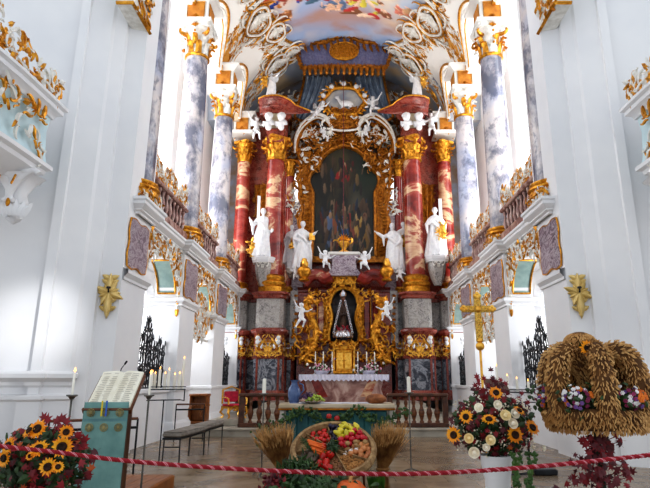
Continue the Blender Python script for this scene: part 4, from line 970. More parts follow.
put('white putto seated at the right slope of the altarpiece crest with a golden object',at(373,117,25.2),1.25,0,arms=LR,legs={-1:((-.1,-.2,.25),(-.1,-.1,.02)),1:((.22,-.18,.3),(.42,-.1,.18))})
put('white putto leaping on the left gold volute beside the niche',at(301,327,24.0),1.15,.4,arms=LA,legs={-1:((-.12,-.06,.2),(-.22,.0,0)),1:((.1,-.16,.24),(.06,-.04,.02))})
put('white putto perched on the right gold volute beside the niche',at(387,324,24.0),1.1,-.4,arms=LR,legs=KN)
put('white putto hanging beside the capital between the left red columns',at(256,140,24.8),1.35,.3,arms=LA)
put('white putto hanging beside the capital between the right red columns',at(432,136,24.8),1.35,-.3,arms=LR)
put('white putto under the crest at the left inside of the gold arch',at(324,143,25.4),.95,.5,arms=LA,legs=KN); put('white putto under the crest at the right inside of the gold arch',at(366,141,25.4),.95,-.5,arms=LR,legs=KN)
put('small white putto below the left inner saint statue',at(295,283,24.6),.9,.3,legs=KN); put('small white putto below the right inner saint statue',at(400,284,24.6),.9,-.3,legs=KN)
# --------------------------------------------------------------- middle tier
t=thing('niche_surround','red marble and gilt carved surround of the central niche','altar',(0,25.2,AF))
m=MB(); 
def wz(py): return at(344,py,25.0).z
for s in (-1,1):
    m.box(*sorted((s*.72,s*2.2)),25.3,26.3,AF,wz(292)); m.sweep([(s*2.25,25.3),(s*.8,25.2)],[(0,wz(295)),(.1,wz(293)),(.25,wz(290)),(.25,wz(288)),(.05,wz(286))],side=-1 if s<0 else 1)
    # pediment scroll
    pts=smooth([at(345+s*a,b,24.7) for a,b in ((42,283),(34,276),(26,275),(20,279),(14,276))]); mq=MB(); mq.tube(pts,[.28]*len(pts),8); wpart(mq,'pediment_scroll',REDM,t)
m.box(-.8,.8,25.6,26.3,AF,wz(280))
wpart(m,'marble_body',REDD,t,30)
m=MB()
for s in (-1,1): 
    for a_,b_,y_ in ((.92,1.22,25.0),(1.35,1.6,25.15)): wpart(MB().bev(*sorted((s*a_,s*b_)),y_,25.4,wz(343),wz(298),.05),'red_pilaster',REDM,t,30)
m=MB()
for s in (-1,1):
    wpart(MB().box(*sorted((s*2.2,s*2.55)),25.2,25.6,wz(343),wz(290)),'grey_panel',GREYM,t,30); wpart(MB().bev(*sorted((s*.68,s*.9)),25.15,25.35,wz(340),wz(300),.03),'grey_panel',GREYM,t,30)
gm=MB()
for s in (-1,1):
    for k in range(6): f=plane(at(345+s*49,297+k*6,24.9),(1,0,0),(0,0,1),(0,-1,0)); put_shell(gm,f,0,0,.16,PI/2)
    for x_ in (.9,1.25,1.62): gm.tube([(s*x_,24.98,wz(343)),(s*x_,24.98,wz(298))],.03,5)
    rocaille((gm,gm),plane((s*1.25,24.95,wz(302)),(1,0,0),(0,0,1),(0,-1,0)),.9,.55,22,.2,90)
    # great bracket volute
    pts=smooth([at(345+s*a,b,24.2) for a,b in ((31,303),(37,299),(39,307),(34,318),(29,330),(31,343),(36,352),(40,360))],5); nn=len(pts)
    gm.tube(pts,[.07+.06*sin(PI*i/nn)+.04*(i/nn) for i in range(nn)],8,1.2); f=plane(pts[0],(s,0,0),(0,0,1),(0,-1,0)); put_scroll(gm,f,.1,.1,.9,1.2,.08,False,-1,18,6); put_scroll(gm,plane(pts[-1],(s,0,0),(0,0,1),(0,-1,0)),-.1,.1,1.0,.4,.09,False,1,18,6)
    for i in range(0,nn,2): f=plane(pts[i]+V((0,-.12,0)),(1,0,0),(0,0,1),(0,-1,0)); put_leaf(gm,f,0,0,.36,i*.9); put_scroll(gm,f,0,0,.4,i,.1,n=10)
    rocaille((gm,gm),plane((s*1.95,24.5,wz(362)),(1,0,0),(0,0,1),(0,-1,0)),.8,1.8,50,.24,91)
# cusped niche frame
def nh(v): return .60+.07*sin(v*9.5+.6)-.0 if v<.72 else .6*sqrt(max(0,1-((v-.72)/.28)**2))
nz0,nz1=wz(341),wz(288)
ring=[]
for i in range(41): v=i/40; ring.append((nh(v),nz0+v*(nz1-nz0)))
ringF=[(-a,z) for a,z in ring]+[(a,z) for a,z in reversed(ring)]
gm.tube([(a*1.08,24.95,z) for a,z in ringF],.1,7); gm.tube([(a*1.08+.24*(1 if a>0 else -1)*(.3+.7*(z<nz0+1.7)),25.05,z+.22*max(0,(z-nz0-1.4)/.9)) for a,z in ringF],.07,6)
for i,(a,z) in enumerate(ringF): f=plane((a*1.15+(.1 if a>0 else -.1),24.9,z+(.12 if z>nz1-.4 else 0)),(1,0,0),(0,0,1),(0,-1,0)); put_scroll(gm,f,0,0,.36,i*.7,.12,False,1 if i%2 else -1,10,5)
rocaille((gm,gm),plane((0,24.9,wz(285)),(1,0,0),(0,0,1),(0,-1,0)),1.5,1.15,60,.24,92,mir=True,inside=lambda u,v:abs(u)<.75-.35*v)
rocaille((gm,gm),plane((0,24.9,wz(362)),(1,0,0),(0,0,1),(0,-1,0)),3.6,1.0,60,.26,93,mir=True)
wpart(gm,'gilt_carving',GOLD,t)
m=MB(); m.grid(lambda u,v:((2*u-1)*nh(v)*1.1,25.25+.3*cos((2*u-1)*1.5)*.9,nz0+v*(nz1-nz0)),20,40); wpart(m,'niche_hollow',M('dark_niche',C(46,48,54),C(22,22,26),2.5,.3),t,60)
# pedestal block above niche, slab and gilded urn
t=thing('upper_altar_block','lilac marble block with pale slab between the two pediment putti','altar',(0,25.1,wz(275)))
m=MB(); m.rings([[(x*w,25.1+y*.5,z) for x,y in ((-1,-1),(1,-1),(1,1),(-1,1))] for w,z in ((.85,wz(277)),(.6,wz(270)),(.55,wz(262)),(.75,wz(257)))],True); wpart(m,'marble_block',LILAC,t,30)
m=MB(); m.bev(-.78,.78,24.55,25.5,wz(257),wz(253.5),.05); wpart(m,'pale_slab',PLASTER2,t,30)
t=thing('gilded_urn','gilded flaming urn with crown of scrolls on the pale slab below the altarpiece','urn',(0,24.9,wz(253.5)))
m=MB(); m.lathe([(.22,0),(.24,.08),(.1,.16),(.12,.22),(.26,.4),(.28,.52),(.18,.62)],(0,0,0),20); f=plane((0,0,.5),(1,0,0),(0,0,1),(0,-1,0))
for k in range(7): put_scroll(m,f,(k-3)*.12,.15-.02*abs(k-3),.4,PI/2+(3-k)*.25,.12,False,1 if k%2 else -1,12,5)
put_shell(m,f,0,.1,.4,PI/2); m.obj('urn_body',GOLDB,t)
for s,px in ((-1,304),(1,387)):
    p=at(px,281,24.3); t=thing('flame_vase',f'gilded flame-shaped vase on the {SIDE[s]} end of the red pediment','vase',p)
    m=MB(); m.lathe([(.22,0),(.26,.06),(.14,.14),(.3,.35),(.33,.5),(.26,.62),(.16,.7)],(0,0,0),20,fn=lambda a,z:1+.05*sin(8*a)); m.obj('vase_body',GOLD,t)
    m=MB(); 
    for k in range(9): a=k*.7; put_leaf(m,plane((.08*cos(a),.08*sin(a),.6),(cos(a),sin(a),0),(0,0,1)),0,0,.45,PI/2-.25,.2)
    m.obj('flames',GOLDB,t)
# figure in the niche
p=at(343,338,24.7); t=thing('devotional_figure','dark robed crowned figure with white chains and lace skirt of roses in the niche','statue',p)
k=1; zz=lambda py:at(343,py,24.7).z-p.z
m=MB(); m.lathe([(.1,zz(334)),(.16,zz(325)),(.12,zz(318)),(.18,zz(311)),(.2,zz(308)),(.08,zz(304))],(0,0,0),20,fn=lambda a,z:1+.08*sin(7*a)); m.cap((-.16,0,zz(309)),.07,(-.12,-.16,zz(316)),.05); m.cap((.16,0,zz(309)),.07,(.12,-.16,zz(316)),.05); m.cap((-.12,-.16,zz(316)),.045,(.02,-.2,zz(315)),.04); hand(m,(.04,-.2,zz(315)),(1,0,0),.9); m.obj('body',M('dark_robe',C(86,60,44),C(50,34,28),5,.6),t,remesh=.02)
m=MB(); m.ell((0,-.02,zz(299.5)),(.09,.1,.12)); m.ell((0,-.12,zz(299.5)),(.015,.025,.03),8,6); m.ell((0,.03,zz(298)),(.11,.1,.14)); m.cap((0,0,zz(303)),.05,(0,0,zz(301)),.05); m.obj('head',M('dark_skin',C(120,78,58),C(96,60,44),4,.5),t,remesh=.015)
m=MB(); m.lathe([(.12,zz(296.5)),(.15,zz(294)),(.02,zz(290))],(0,0,0),12,fn=lambda a,z:1+.15*cos(6*a)); m.obj('crown',SILVER,t)
m=MB(); m.lathe([(.42,zz(338)),(.46,zz(336)),(.4,zz(333)),(.25,zz(330)),(.1,zz(327))],(0,-.05,0),36,fn=lambda a,z:1+.08*sin(13*a)); m.obj('lace_skirt',SILVER,t)
m=MB()
for i in range(16):
    a=i*.8; m.ell((.3*cos(a)*(1-.3*(i%3)/3),-.14-.16*abs(sin(a)),zz(331)+.25*((i*7%5)/5)),.055,8,6)
m.obj('red_roses',M('red_rose_bloom',C(170,24,44),C(110,12,30),8,.5),t)
for e in (-1,1):
    m=MB()
    for i in range(13): q=i/12; m.tube([V((e*(.1+.33*q),-.26,zz(302)*(1-q)+zz(333)*q))+V((.035*cos(b),0,.05*sin(b))) for b in [PI*2*j/8 for j in range(8)]],.018,4,closed=True)
    m.obj('chain',SILVER,t)
# tabernacle
t=thing('tabernacle','gilded tabernacle with twin panels at the centre of the altar','tabernacle',(0,23.9,at(344,374,23.9).z)); z0=0; z1=at(344,348,23.9).z-t.location.z
m=MB(); m.bev(-.38,.38,-.3,.4,0,z1,.04); m.bev(-.46,.46,-.38,.4,z1-.1,z1+.08,.03); m.bev(-.46,.46,-.38,.4,0,.12,.03); m.obj('case',GOLD,t,smooth=30)
for e in (-1,1):
    m=MB(); m.bev(*sorted((e*.03,e*.32)),-.34,-.28,.2,z1-.2,.02); d=m.obj('door',GOLDB,t,smooth=30); m=MB(); m.ell((e*.06,-.36,z1*.5),.02,8,6); k_=m.obj('knob',GOLDD,d)
    m=MB(); m.lathe([(.06,0),(.045,.1),(.045,z1-.2),(.08,z1-.1)],(e*.44,-.3,.05),12); m.obj('colonnette',GOLDB,t)
gm=MB(); rocaille((gm,gm),plane((0,-.38,z1),(1,0,0),(0,0,1),(0,-1,0)),1.0,.22,24,.12,95,mir=True); gm.obj('gilt_crest',GOLD,t)
# altar table
tz=at(344,375,22.6).z; t=thing('high_altar_table','pink and red marble altar table with white scalloped cloth behind the balustrade','altar',(0,22.9,AF))
m=MB(); H=tz-AF; m.rings([[(x*w,y*.55,z) for x,y in ((-1,-1),(1,-1),(1,1),(-1,1))] for w,z in ((1.75,0),(1.75,.12),(1.6,.2),(1.5,.5),(1.62,H-.15),(1.72,H-.06))],True); m.obj('marble_body',PINKM,t,smooth=30)
m=MB()
for e in (-1,1): m.rings([[(e*(.95+x),-.58,z) for x,z in ((-.3,.2),(.1,.2),(.45,H-.1),(.1,H-.1))],[(e*(.95+x),-.5,z) for x,z in ((-.3,.2),(.1,.2),(.45,H-.1),(.1,H-.1))]],True)
m.obj('red_inlay',REDM,t,smooth=20)
m=MB(); m.bev(-1.82,1.82,-.64,.6,H-.06,H,.02); m.obj('mensa_slab',PLASTER2,t,smooth=20)
t2=thing('altar_cloth','white lace-edged cloth hanging over the high altar table','cloth',(0,22.9,tz)); 
def cl(u,v):
    x=-1.83+3.66*u; return (x,-.66-.02*sin(u*150)*(v>.01),.02-.24*v+.03*v*cos(u*120))
m=MB(); m.grid(cl,200,5); m.grid(lambda u,v:(-1.83+3.66*u,-.66+1.1*v,.02),4,2); m.grid(lambda u,v:(1.83,-.66+1.1*u,.02-.3*v),4,2); m.grid(lambda u,v:(-1.83,-.66+1.1*u,.02-.3*v),4,2); m.obj('cloth',M('white_linen',C(228,226,240),C(210,208,226),20,.8),t2,smooth=50)
# candlesticks on altar table
def candlestick():
    t=thing('altar_candlestick','x','candlestick'); m=MB(); m.lathe([(.11,0),(.11,.03),(.04,.1),(.05,.16),(.025,.24),(.045,.34),(.02,.42),(.02,.52),(.05,.56),(.05,.58)],(0,0,0),14); m.obj('silver_stem',SILVER,t)
    m=MB(); m.lathe([(.026,.58),(.024,.95),(.004,.96)],(0,0,0),10); m.obj('candle',WAX,t); return t
cs=candlestick(); first=True
for s in (-1,1):
    for k,a in enumerate((13,22,30)):
        p=at(345+s*a,371,23.0); o=cs if first else dup(cs,(0,0,0)); first=False; o.location=(p.x,23.2,tz+.02)
        o['label']=f'silver candlestick on the high altar, {["nearest to the tabernacle","middle one of three","outermost"][k]} on the {SIDE[s]} side'; o['group']='high altar candlesticks'
PINKF=M('pink_blossom',C(222,160,176),C(190,110,140),9,.6); WHF=M('white_blossom',C(240,236,226),C(214,206,190),9,.6); GRN=M('green_leaf',C(64,96,44),C(34,58,28),8,.5)
for s in (-1,1):
    p=at(345+s*23,372,22.9); t=thing('altar_flowers',f'low bowl of pink and white blossoms on the {SIDE[s]} of the high altar table','flowers',(p.x,22.75,tz+.02))
    MB().lathe([(.2,0),(.3,.1),(.34,.16)],(0,0,0),20).obj('bowl',SILVER,t); g=random.Random(s+4); a_,b_,c_=MB(),MB(),MB()
    for i in range(46):
        q=V((g.gauss(0,.26),g.gauss(0,.12),.16+abs(g.gauss(0,.13)))); (a_,b_)[i%2].ell(q,g.uniform(.035,.06),7,5); f=plane(q,(1,0,0),(0,0,1),(0,-1,0)); put_leaf(c_,f,0,-.04,.12,g.uniform(0,6.3))
    a_.obj('pink_blossoms',PINKF,t); b_.obj('white_blossoms',WHF,t); c_.obj('leaves',GRN,t)
# --------------------------------------------------------------- communion balustrades (dark wood)
def rail(x0,x1,lab):
    L_=x1-x0; t=thing('communion_rail',lab,'balustrade',((x0+x1)/2,16.85,.23)); h=.98
    MB().bev(-L_/2,L_/2,-.12,.12,0,.12,.02).obj('plinth',WOODD,t,smooth=20); MB().bev(-L_/2,L_/2,-.15,.15,h-.1,h,.03).obj('handrail',WOODD,t,smooth=20)
    for e in (-1,1): MB().bev(e*(L_/2-.09)-.08,e*(L_/2-.09)+.08,-.1,.1,.1,h-.08,.02).obj('end_post',WOODD,t,smooth=20)
    n=max(3,int(L_/.3)); b0=None
    for i in range(n):
        if b0 is None: b0=MB().lathe([(.07,.12),(.07,.16),(.04,.2),(.085,.36),(.095,.42),(.05,.56),(.04,.62),(.06,.68),(.06,.72),(.045,.76),(.07,.84),(.07,h-.08)],(0,0,0),14).obj('baluster',WOOD,t); b=b0
        else: b=b0.copy(); COL.objects.link(b)
        b.location=(-L_/2+.22+(L_-.44)*(i+.5)/n,0,0)
    return t
rail(-3.18,-1.4,'dark turned-wood altar rail to the left of the front altar'); rail(1.3,3.15,'dark turned-wood altar rail to the right of the front altar')
# hanging sanctuary cord
t=thing('hanging_cord','thin dark red cord hanging in front of the altarpiece','cord',(0,24.0,18))
a,b=at(343.5,252,23.5),at(343.5,72,24.3); m=MB(); m.tube([a.lerp(b,i/20) for i in range(21)],.014,5); wpart(m,'cord',M('red_cord',C(120,40,52),C(84,24,34),8,.7),t)
# ================================================================ CHOIR FURNITURE
# front celebration altar
t=thing('front_altar','front altar table with pale wooden top and teal painted panel front','table',(at(337,402,13.2).x,13.2,0)); W_=1.28; TH=at(337,403,13.2).z
m=MB(); m.bev(-W_-.05,W_+.05,-.5,.5,TH-.1,TH,.02); m.obj('tabletop',M('pale_wood_top',C(206,192,168),C(176,156,126),2,.4),t,smooth=20)
m=MB(); m.bev(-W_-.06,W_+.06,-.51,.51,TH-.14,TH-.1,.01); m.obj('gilt_edge',GOLDD,t,smooth=20)
m=MB(); m.box(-W_+.12,W_-.14,-.42,.4,.05,TH-.14)
for i in range(9): x=-W_+.12+(2*W_-.26)*(i+.5)/9; m.bev(x-.125,x+.125,-.45,-.41,.08,TH-.17,.012)
m.obj('teal_panel',M('teal_altar_front',C(44,104,104),C(30,76,80),3,.6),t,smooth=20)
for x in (-W_+.03,W_-.03):
    for y in (-.42,.42): MB().bev(x-.05,x+.05,y-.05,y+.05,0,TH-.13,.01).obj('leg',M('pale_leg',C(190,184,172),C(160,152,140),3,.5) if x<-1 and y<0 else bpy.data.materials['pale_leg'],t,smooth=20)
TY=12.95
tx=t.location.x
t=thing('altar_linen','narrow white linen runner lying on the front altar top','cloth',(tx,13.1,TH)); m=MB(); m.grid(lambda u,v:(-1.1+1.9*u,-.3+.6*v,.006+.004*sin(u*30)),20,4); m.obj('linen',M('linen',C(220,220,228),C(200,200,210),8,.8),t,solid=.006)
# vase, grapes, bread
p=at(294,402,13.0); t=thing('blue_vase','tall blue-grey glazed jug standing at the left end of the front altar','vase',(p.x,13.0,TH)); 
m=MB(); m.lathe([(.1,0),(.12,.04),(.15,.18),(.14,.32),(.08,.42),(.07,.48),(.1,.53),(.085,.53),(.06,.46),(.06,.2)],(0,0,0),24,cap=False); m.obj('jug_body',M('blue_glaze',C(96,118,158),C(60,78,120),5,.2),t)
m=MB(); m.tube([(.11,0,.46),(.2,0,.42),(.22,0,.3),(.14,0,.2)],.018,7); m.obj('handle',bpy.data.materials['blue_glaze'],t)
GP=M('purple_grape',C(92,56,92),C(52,28,60),9,.3); GG=M('green_grape',C(176,190,72),C(130,150,48),9,.3)
p=at(312,401,12.9); bowl=thing('fruit_plate','flat plate under purple and green grapes on the front altar','plate',(p.x,12.9,TH)); MB().lathe([(.1,0),(.2,.02),(.3,.05),(.29,.055),(.19,.03),(.05,.02)],(0,0,0),24).obj('plate',SILVER,bowl)
for nm,mt,dx,lab,sd in (('grape_bunch',GP,-.08,'bunch of purple grapes at the back of the plate on the front altar',1),('grape_bunch',GG,.08,'bunch of green grapes in front of the purple ones on the front altar',2)):
    t=thing(nm,lab,'grapes',(p.x+dx,12.9-.06*(sd-1),TH+.04)); g=random.Random(sd); m=MB()
    for i in range(60): a=g.uniform(0,6.3); q=g.random()**.5; m.ell((.21*q*cos(a),.1*q*sin(a),.03+.13*(1-q*q)*g.uniform(.5,1)+(.05 if sd==1 else 0)),.028,8,6)
    m.obj('berries',mt,t); m=MB(); m.tube([(0,0,.1),(.03,0,.2),(.08,0,.22)],.008,5); m.obj('stem',GRN,t)
p=at(376,401,12.95); t=thing('bread_loaf','large round brown loaf of bread on the right of the front altar','bread',(p.x,12.95,TH)); m=MB()
m.ell((0,0,.1),(.25,.19,.12),28,14); m.obj('loaf',M('bread_crust',C(168,106,60),C(112,62,32),6,.7,bmp=.3),t)
# garland along front of altar
g=random.Random(8); t=thing('ivy_garland','green leafy garland draped along the upper edge of the teal altar front','garland',(tx,12.72,.9))
m=MB(); lf=MB(); pts=[]
for i in range(61):
    u=i/60; x=-1.75+3.4*u; z=-.02-.13*abs(sin(u*PI*3+.3))-(.3*max(0,.2-u)/.2)-.05*sin(u*17); pts.append(V((x,-.05+.03*sin(i),z)))
pts=[V((-1.72,-.05,-.75)),V((-1.66,-.05,-.6)),V((-1.78,-.05,-.45))]+pts
m.tube(pts,.012,5); 
for i in range(330):
    p=pts[g.randrange(len(pts))]; f=plane(p+V((g.gauss(0,.05),-.03+g.gauss(0,.03),g.gauss(0,.06))),(1,g.uniform(-.5,.5),0),(0,g.uniform(-.5,.5),1)); put_leaf(lf,f,0,0,g.uniform(.05,.1),g.uniform(0,6.3),.35,0,.1,3)
m.obj('stem',GRN,t); tag(lf.obj('leaves',M('ivy_leaf',C(74,104,52),C(36,62,30),5,.5),t),kind='stuff')
def apple(mat,r=.05):
    t=thing('apple','x','apple'); m=MB(); m.lathe([(.005,.12*r*2),(r*.5,.02),(r*.85,.3*r),(r,.9*r),(r*.92,1.4*r),(r*.5,1.8*r),(r*.15,1.65*r),(.002,1.6*r)],(0,0,0),16); m.obj('fruit',mat,t); m=MB(); m.tube([(0,0,1.6*r),(.01,0,2.1*r)],.004,5); m.obj('stalk',WOODD,t); return t
REDA=M('red_apple',C(196,56,46),C(160,30,34),6,.25)
ap=apple(REDA,.062)
for i,(px,lab) in enumerate(((329,'red apple hung in the garland on the teal altar front, left of a pair'),(337,'red apple hung in the garland on the teal altar front, right of a pair'))):
    o=ap if i==0 else dup(ap,(0,0,0)); p=at(px,419+i*2,12.5); o.location=(p.x,12.48,p.z); o['label']=lab; o['group']='apples in the garland'
# tall floor candle stands
def floor_candle(h,ch,r=.03,lab='',loc=(0,0,0),lit=False,foot=.2):
    t=thing('floor_candlestick',lab,'candlestick',loc); m=MB(); m.tube([(0,0,.03),(0,0,h)],.012,8); m.obj('pole',STEEL,t)
    for k in range(3): a=k*2.09+.5; MB().tube([(0,0,.1),(foot*.6*cos(a),foot*.6*sin(a),.06),(foot*cos(a),foot*sin(a),.012)],.011,6).obj('foot',STEEL,t)
    MB().lathe([(.02,h-.04),(.04,h-.01),(r+.05,h),(r+.05,h+.015),(.03,h+.01)],(0,0,0),20).obj('drip_tray',STEEL,t)
    c=MB().lathe([(r,h+.01),(r*.95,h+ch),(.005,h+ch+.01)],(0,0,0),14).obj('candle',WAX,t)
    if lit: m=MB(); flame_cone(m,(0,0,h+ch+.01),.06,.014); m.obj('flame',FLAME,c)
    return t
for px,py,Y,tp,lab in ((264,394,9.8,379,'tall floor candlestick with thick white candle left of the front altar'),(409,393,10.0,377,'tall floor candlestick with thick white candle right of the front altar')):
    p=at(px,py,Y); q=at(px,tp,Y); floor_candle(p.z,q.z-p.z,.035,lab,(p.x,Y,0))
for px,py,Y,tp,lab in ((72,396,6.6,373,'thin iron candlestick with slim lit candle beside the sunflower bouquet'),(149,396,7.0,375,'thin iron candlestick with slim lit candle right behind the lectern')):
    p=at(px,py,Y); q=at(px,tp,Y); floor_candle(p.z,q.z-p.z,.014,lab,(p.x,Y,0),True)
# lectern ---------------------------------------------------------------
t=thing('lectern','lectern hung with teal cloth bearing woven medallions, holding the open book','lectern',(at(112,420,7.0).x,7.0,.2)); t.rotation_euler[2]=R(4)
zt=at(109,403,7.0).z-.2; lw=.262
m=MB(); m.bev(-.2,.2,-.05,.15,0,zt,.02); m.bev(-.3,.3,-.2,.25,0,.06,.015); m.obj('post',WOODD,t,smooth=20)
m=MB(); m.T=Matrix.Translation((0,.02,zt+.12))@Matrix.Rotation(R(42),4,'X'); m.bev(-.29,.29,-.3,.34,-.03,0,.01); m.bev(-.29,.29,-.33,-.29,-.03,.05,.01); m.obj('book_rest',WOOD,t,smooth=20)
BANDT=M('teal_band',C(100,140,142),C(86,122,128),5,.8); CLT=M('teal_cloth',C(118,156,150),C(98,136,132),4,.85,bmp=.2,bsc=60)
m=MB(); m.grid(lambda u,v:((2*u-1)*lw*(1+.03*v),-.235-.012*sin(u*14+1)*v-.05*v,zt*(1-v)+.02+.0),30,16); cl_=m.obj('hanging_cloth',CLT,t,solid=.01)
for z0,z1 in ((.17,.21),(.31,.345)): m=MB(); m.grid(lambda u,v:((2*u-1)*lw*1.005,-.25-.012*sin(u*14+1)*.2,zt-z0-(z1-z0)*v),20,2); m.obj('woven_band',BANDT,cl_)
MEDM=M('medallion_thread',C(160,150,104),C(120,110,70),9,.8)
for r_ in (0,1):
    for k in range(3):
        m=MB(); c=V(((k-1)*.17+.0,-.262,zt-.1-r_*.17)); 
        for q in range(12): a=q*PI/6; m.tube([c+V((.012*cos(a),0,.012*sin(a))),c+V((.042*cos(a),0,.042*sin(a)))],.005,4)
        m.tube([c+V((.045*cos(a),0,.045*sin(a))) for a in [q*PI/8 for q in range(16)]],.004,4,closed=True); m.ell(c,(.018,.006,.018),8,5); m.obj('medallion',MEDM,cl_)
# open book
t2=thing('open_book','large open book with cream pages lying tilted on the lectern','book',(t.location.x,7.03,.2+zt+.14)); t2.rotation_euler=(R(42),0,R(4)); t2.scale=(.74,1.28,1)
PAGE=M('book_page',C(238,234,218),C(226,220,200),5,.8); 
for e in (-1,1):
    m=MB(); m.rings([[(e*x,-.24,z) for x,z in ((0,.0),(0,.02),(.08,.05),(.2,.045),(.35,.03),(.35,.0))],[(e*x,.26,z) for x,z in ((0,.0),(0,.02),(.08,.05),(.2,.045),(.35,.03),(.35,.0))]],True); pg=m.obj('page_block',PAGE,t2,smooth=50)
    m=MB(); g=random.Random(e+3)
    for i in range(17):
        y=.22-.026*i; 
        if g.random()<.12: continue
        for c0,c1 in ((.05,.17),(.185,.32)):
            L=c1-(g.uniform(0,.05)); zf=lambda x:.052 if x<.2 else .052-(x-.2)*.1; m.add([(e*c0,y,zf(c0)+.003),(e*L,y,zf(L)+.003),(e*L,y-.006,zf(L)+.003),(e*c0,y-.006,zf(c0)+.003)],[(0,1,2,3)])
    m.obj('text_lines',M('ink',C(176,168,156),C(150,142,130),9,.9),pg,smooth=0)
m=MB(); m.bev(-.37,.37,-.26,.28,-.02,0,.008); m.obj('cover',M('book_cover',C(120,70,40),C(90,48,28),5,.5),t2,smooth=20)
for nm,x,mt in (('yellow',-.04,C(226,200,50)),('blue',.03,C(50,100,190))):
    m=MB(); m.T=Matrix.Diagonal((1,1/1.28,1,1))@Matrix.Rotation(R(-42),4,'X'); m.box(x-.013,x+.013,-.345,-.34,-.28,-.1); m.obj('ribbon_marker',M(nm+'_ribbon',mt,None,5,.6),t2,smooth=0)
p=at(118,392,7.1); t=thing('microphone','slender black gooseneck microphone rising behind the open book','microphone',(p.x,7.35,1.25)); a=at(125,364,7.35); b=at(119,376,7.35); L0=V(t.location)
m=MB(); m.tube([V((0,0,-1.1)),V((0,0,0)),b-L0,(a+b)/2-L0+V((-.01,0,.02)),a-L0],.006,6); m.obj('gooseneck',IRON,t); m=MB(); m.cap(a-L0,.012,a-L0+V((.03,-.03,.03)),.014); m.obj('capsule',IRON,t)
# wooden platform under lectern
t=thing('lectern_platform','low wooden platform with herringbone top under the lectern','platform',(-3.4,7.7,0)); m=MB(); m.bev(-.9,.82,-1.3,1.05,0,.2,.012); m.obj('deck',WOODO,t,smooth=20)
m=MB()
for i in range(9): m.bev(-.88+.187*i,-.7+.187*i,-1.28,1.03,.197,.207,.003)
m.obj('floorboards',WOODO,t,smooth=20)
# iron hand rail frames by the left wall
def bar_rail(lab,loc,L_,h,rz,wood=True):
    t=thing('hand_rail',lab,'rail',loc,rz)
    for e in (-.5,.5): MB().tube([(0,e*L_,0),(0,e*L_,h)],.016,8).obj('post',IRON,t)
    m=MB(); m.tube([(0,-L_/2,h),(0,L_/2,h)],.022,8); m.obj('wooden_top' if wood else 'top_bar',WOOD if wood else IRON,t); m=MB(); m.bev(-.03,.03,-L_/2,L_/2,h-.16,h-.12,.01); m.obj('lower_bar',IRON,t); return t
bar_rail('black iron rail with wooden top between lectern and left wall',(-4.0,9.0,0),1.3,.98,R(-62)); bar_rail('iron stand with flat wooden top before the second left arch',(-4.25,15.4,0),.75,.95,R(-75))
# candle racks in front of grilles
def rack(lab,loc,rz,cands,mir=1,L_=1.25):
    t=thing('candle_rack',lab,'candle rack',loc,rz); m=MB(); 
    for e in (-1,1): m.tube([(e*L_/2,.45,-.22),(e*L_/2,0,-.22),(e*L_/2,0,0)],.012,6); 
    m.tube([(-L_/2,.45,-.22),(L_/2,.45,-.22)],.012,6); m.tube([(0,.45,-loc[2]),(0,.45,-.22)],.012,6); m.obj('stand',IRON,t)
    m=MB(); m.bev(-L_/2,L_/2,-.12,.12,-.02,.0,.006); m.tube([(-L_/2,-.12,.04),(L_/2,-.12,.04)],.008,5); m.tube([(-L_/2,.12,.04),(L_/2,.12,.04)],.008,5); m.obj('tray',IRON,t,smooth=30)
    c0=None
    for i,(x,y,h) in enumerate(cands):
        c=thing('lit_candle','x','candle'); MB().lathe([(.027,0),(.026,h),(.004,h+.008)],(0,0,0),10).obj('wax',WAX,c); m=MB(); m.tube([(0,0,h),(0,0,h+.015)],.003,4); m.obj('wick',IRON,c); m=MB(); flame_cone(m,(0,0,h+.012),.05,.013); m.obj('flame',FLAME,c)
        ca,sa=cos(rz),sin(rz); c.location=(loc[0]+x*ca-y*sa,loc[1]+x*sa+y*ca,loc[2]); yield c
names=['first','second','third','fourth','fifth','sixth','seventh','eighth']
p=at(166,389,10.5); L_=list(rack('black iron candle rack in front of the grille of the nearest left arch',(p.x,10.6,p.z),R(25),[(-.3,0,.3),(-.24,.05,.27),(-.17,-.04,.36),(-.06,.04,.27),(.0,-.03,.34),(.12,.04,.25),(.2,-.03,.27),(.27,.0,.56)],L_=.64))
for i,c in enumerate(L_): c['label']=f'lit white candle on the left candle rack, {names[i]} from the lectern side'+(' and tallest' if i==7 else ''); c['group']='candles on the left rack'
p=at(527,392,11.0); L_=list(rack('black iron candle rack in front of the grille of the nearest right arch',(p.x,11.2,p.z),R(-20),[(-.3,0,.3),(-.12,.05,.24),(.1,-.04,.2),(.28,.04,.26),(.45,0,.22),(-.5,0,.5)],L_=1.1))
for i,c in enumerate(L_): c['label']=f'lit white candle on the right candle rack, {names[i] if i<5 else "tallest one at the left end"}'+(' from its left end' if i<5 else ''); c['group']='candles on the right rack'
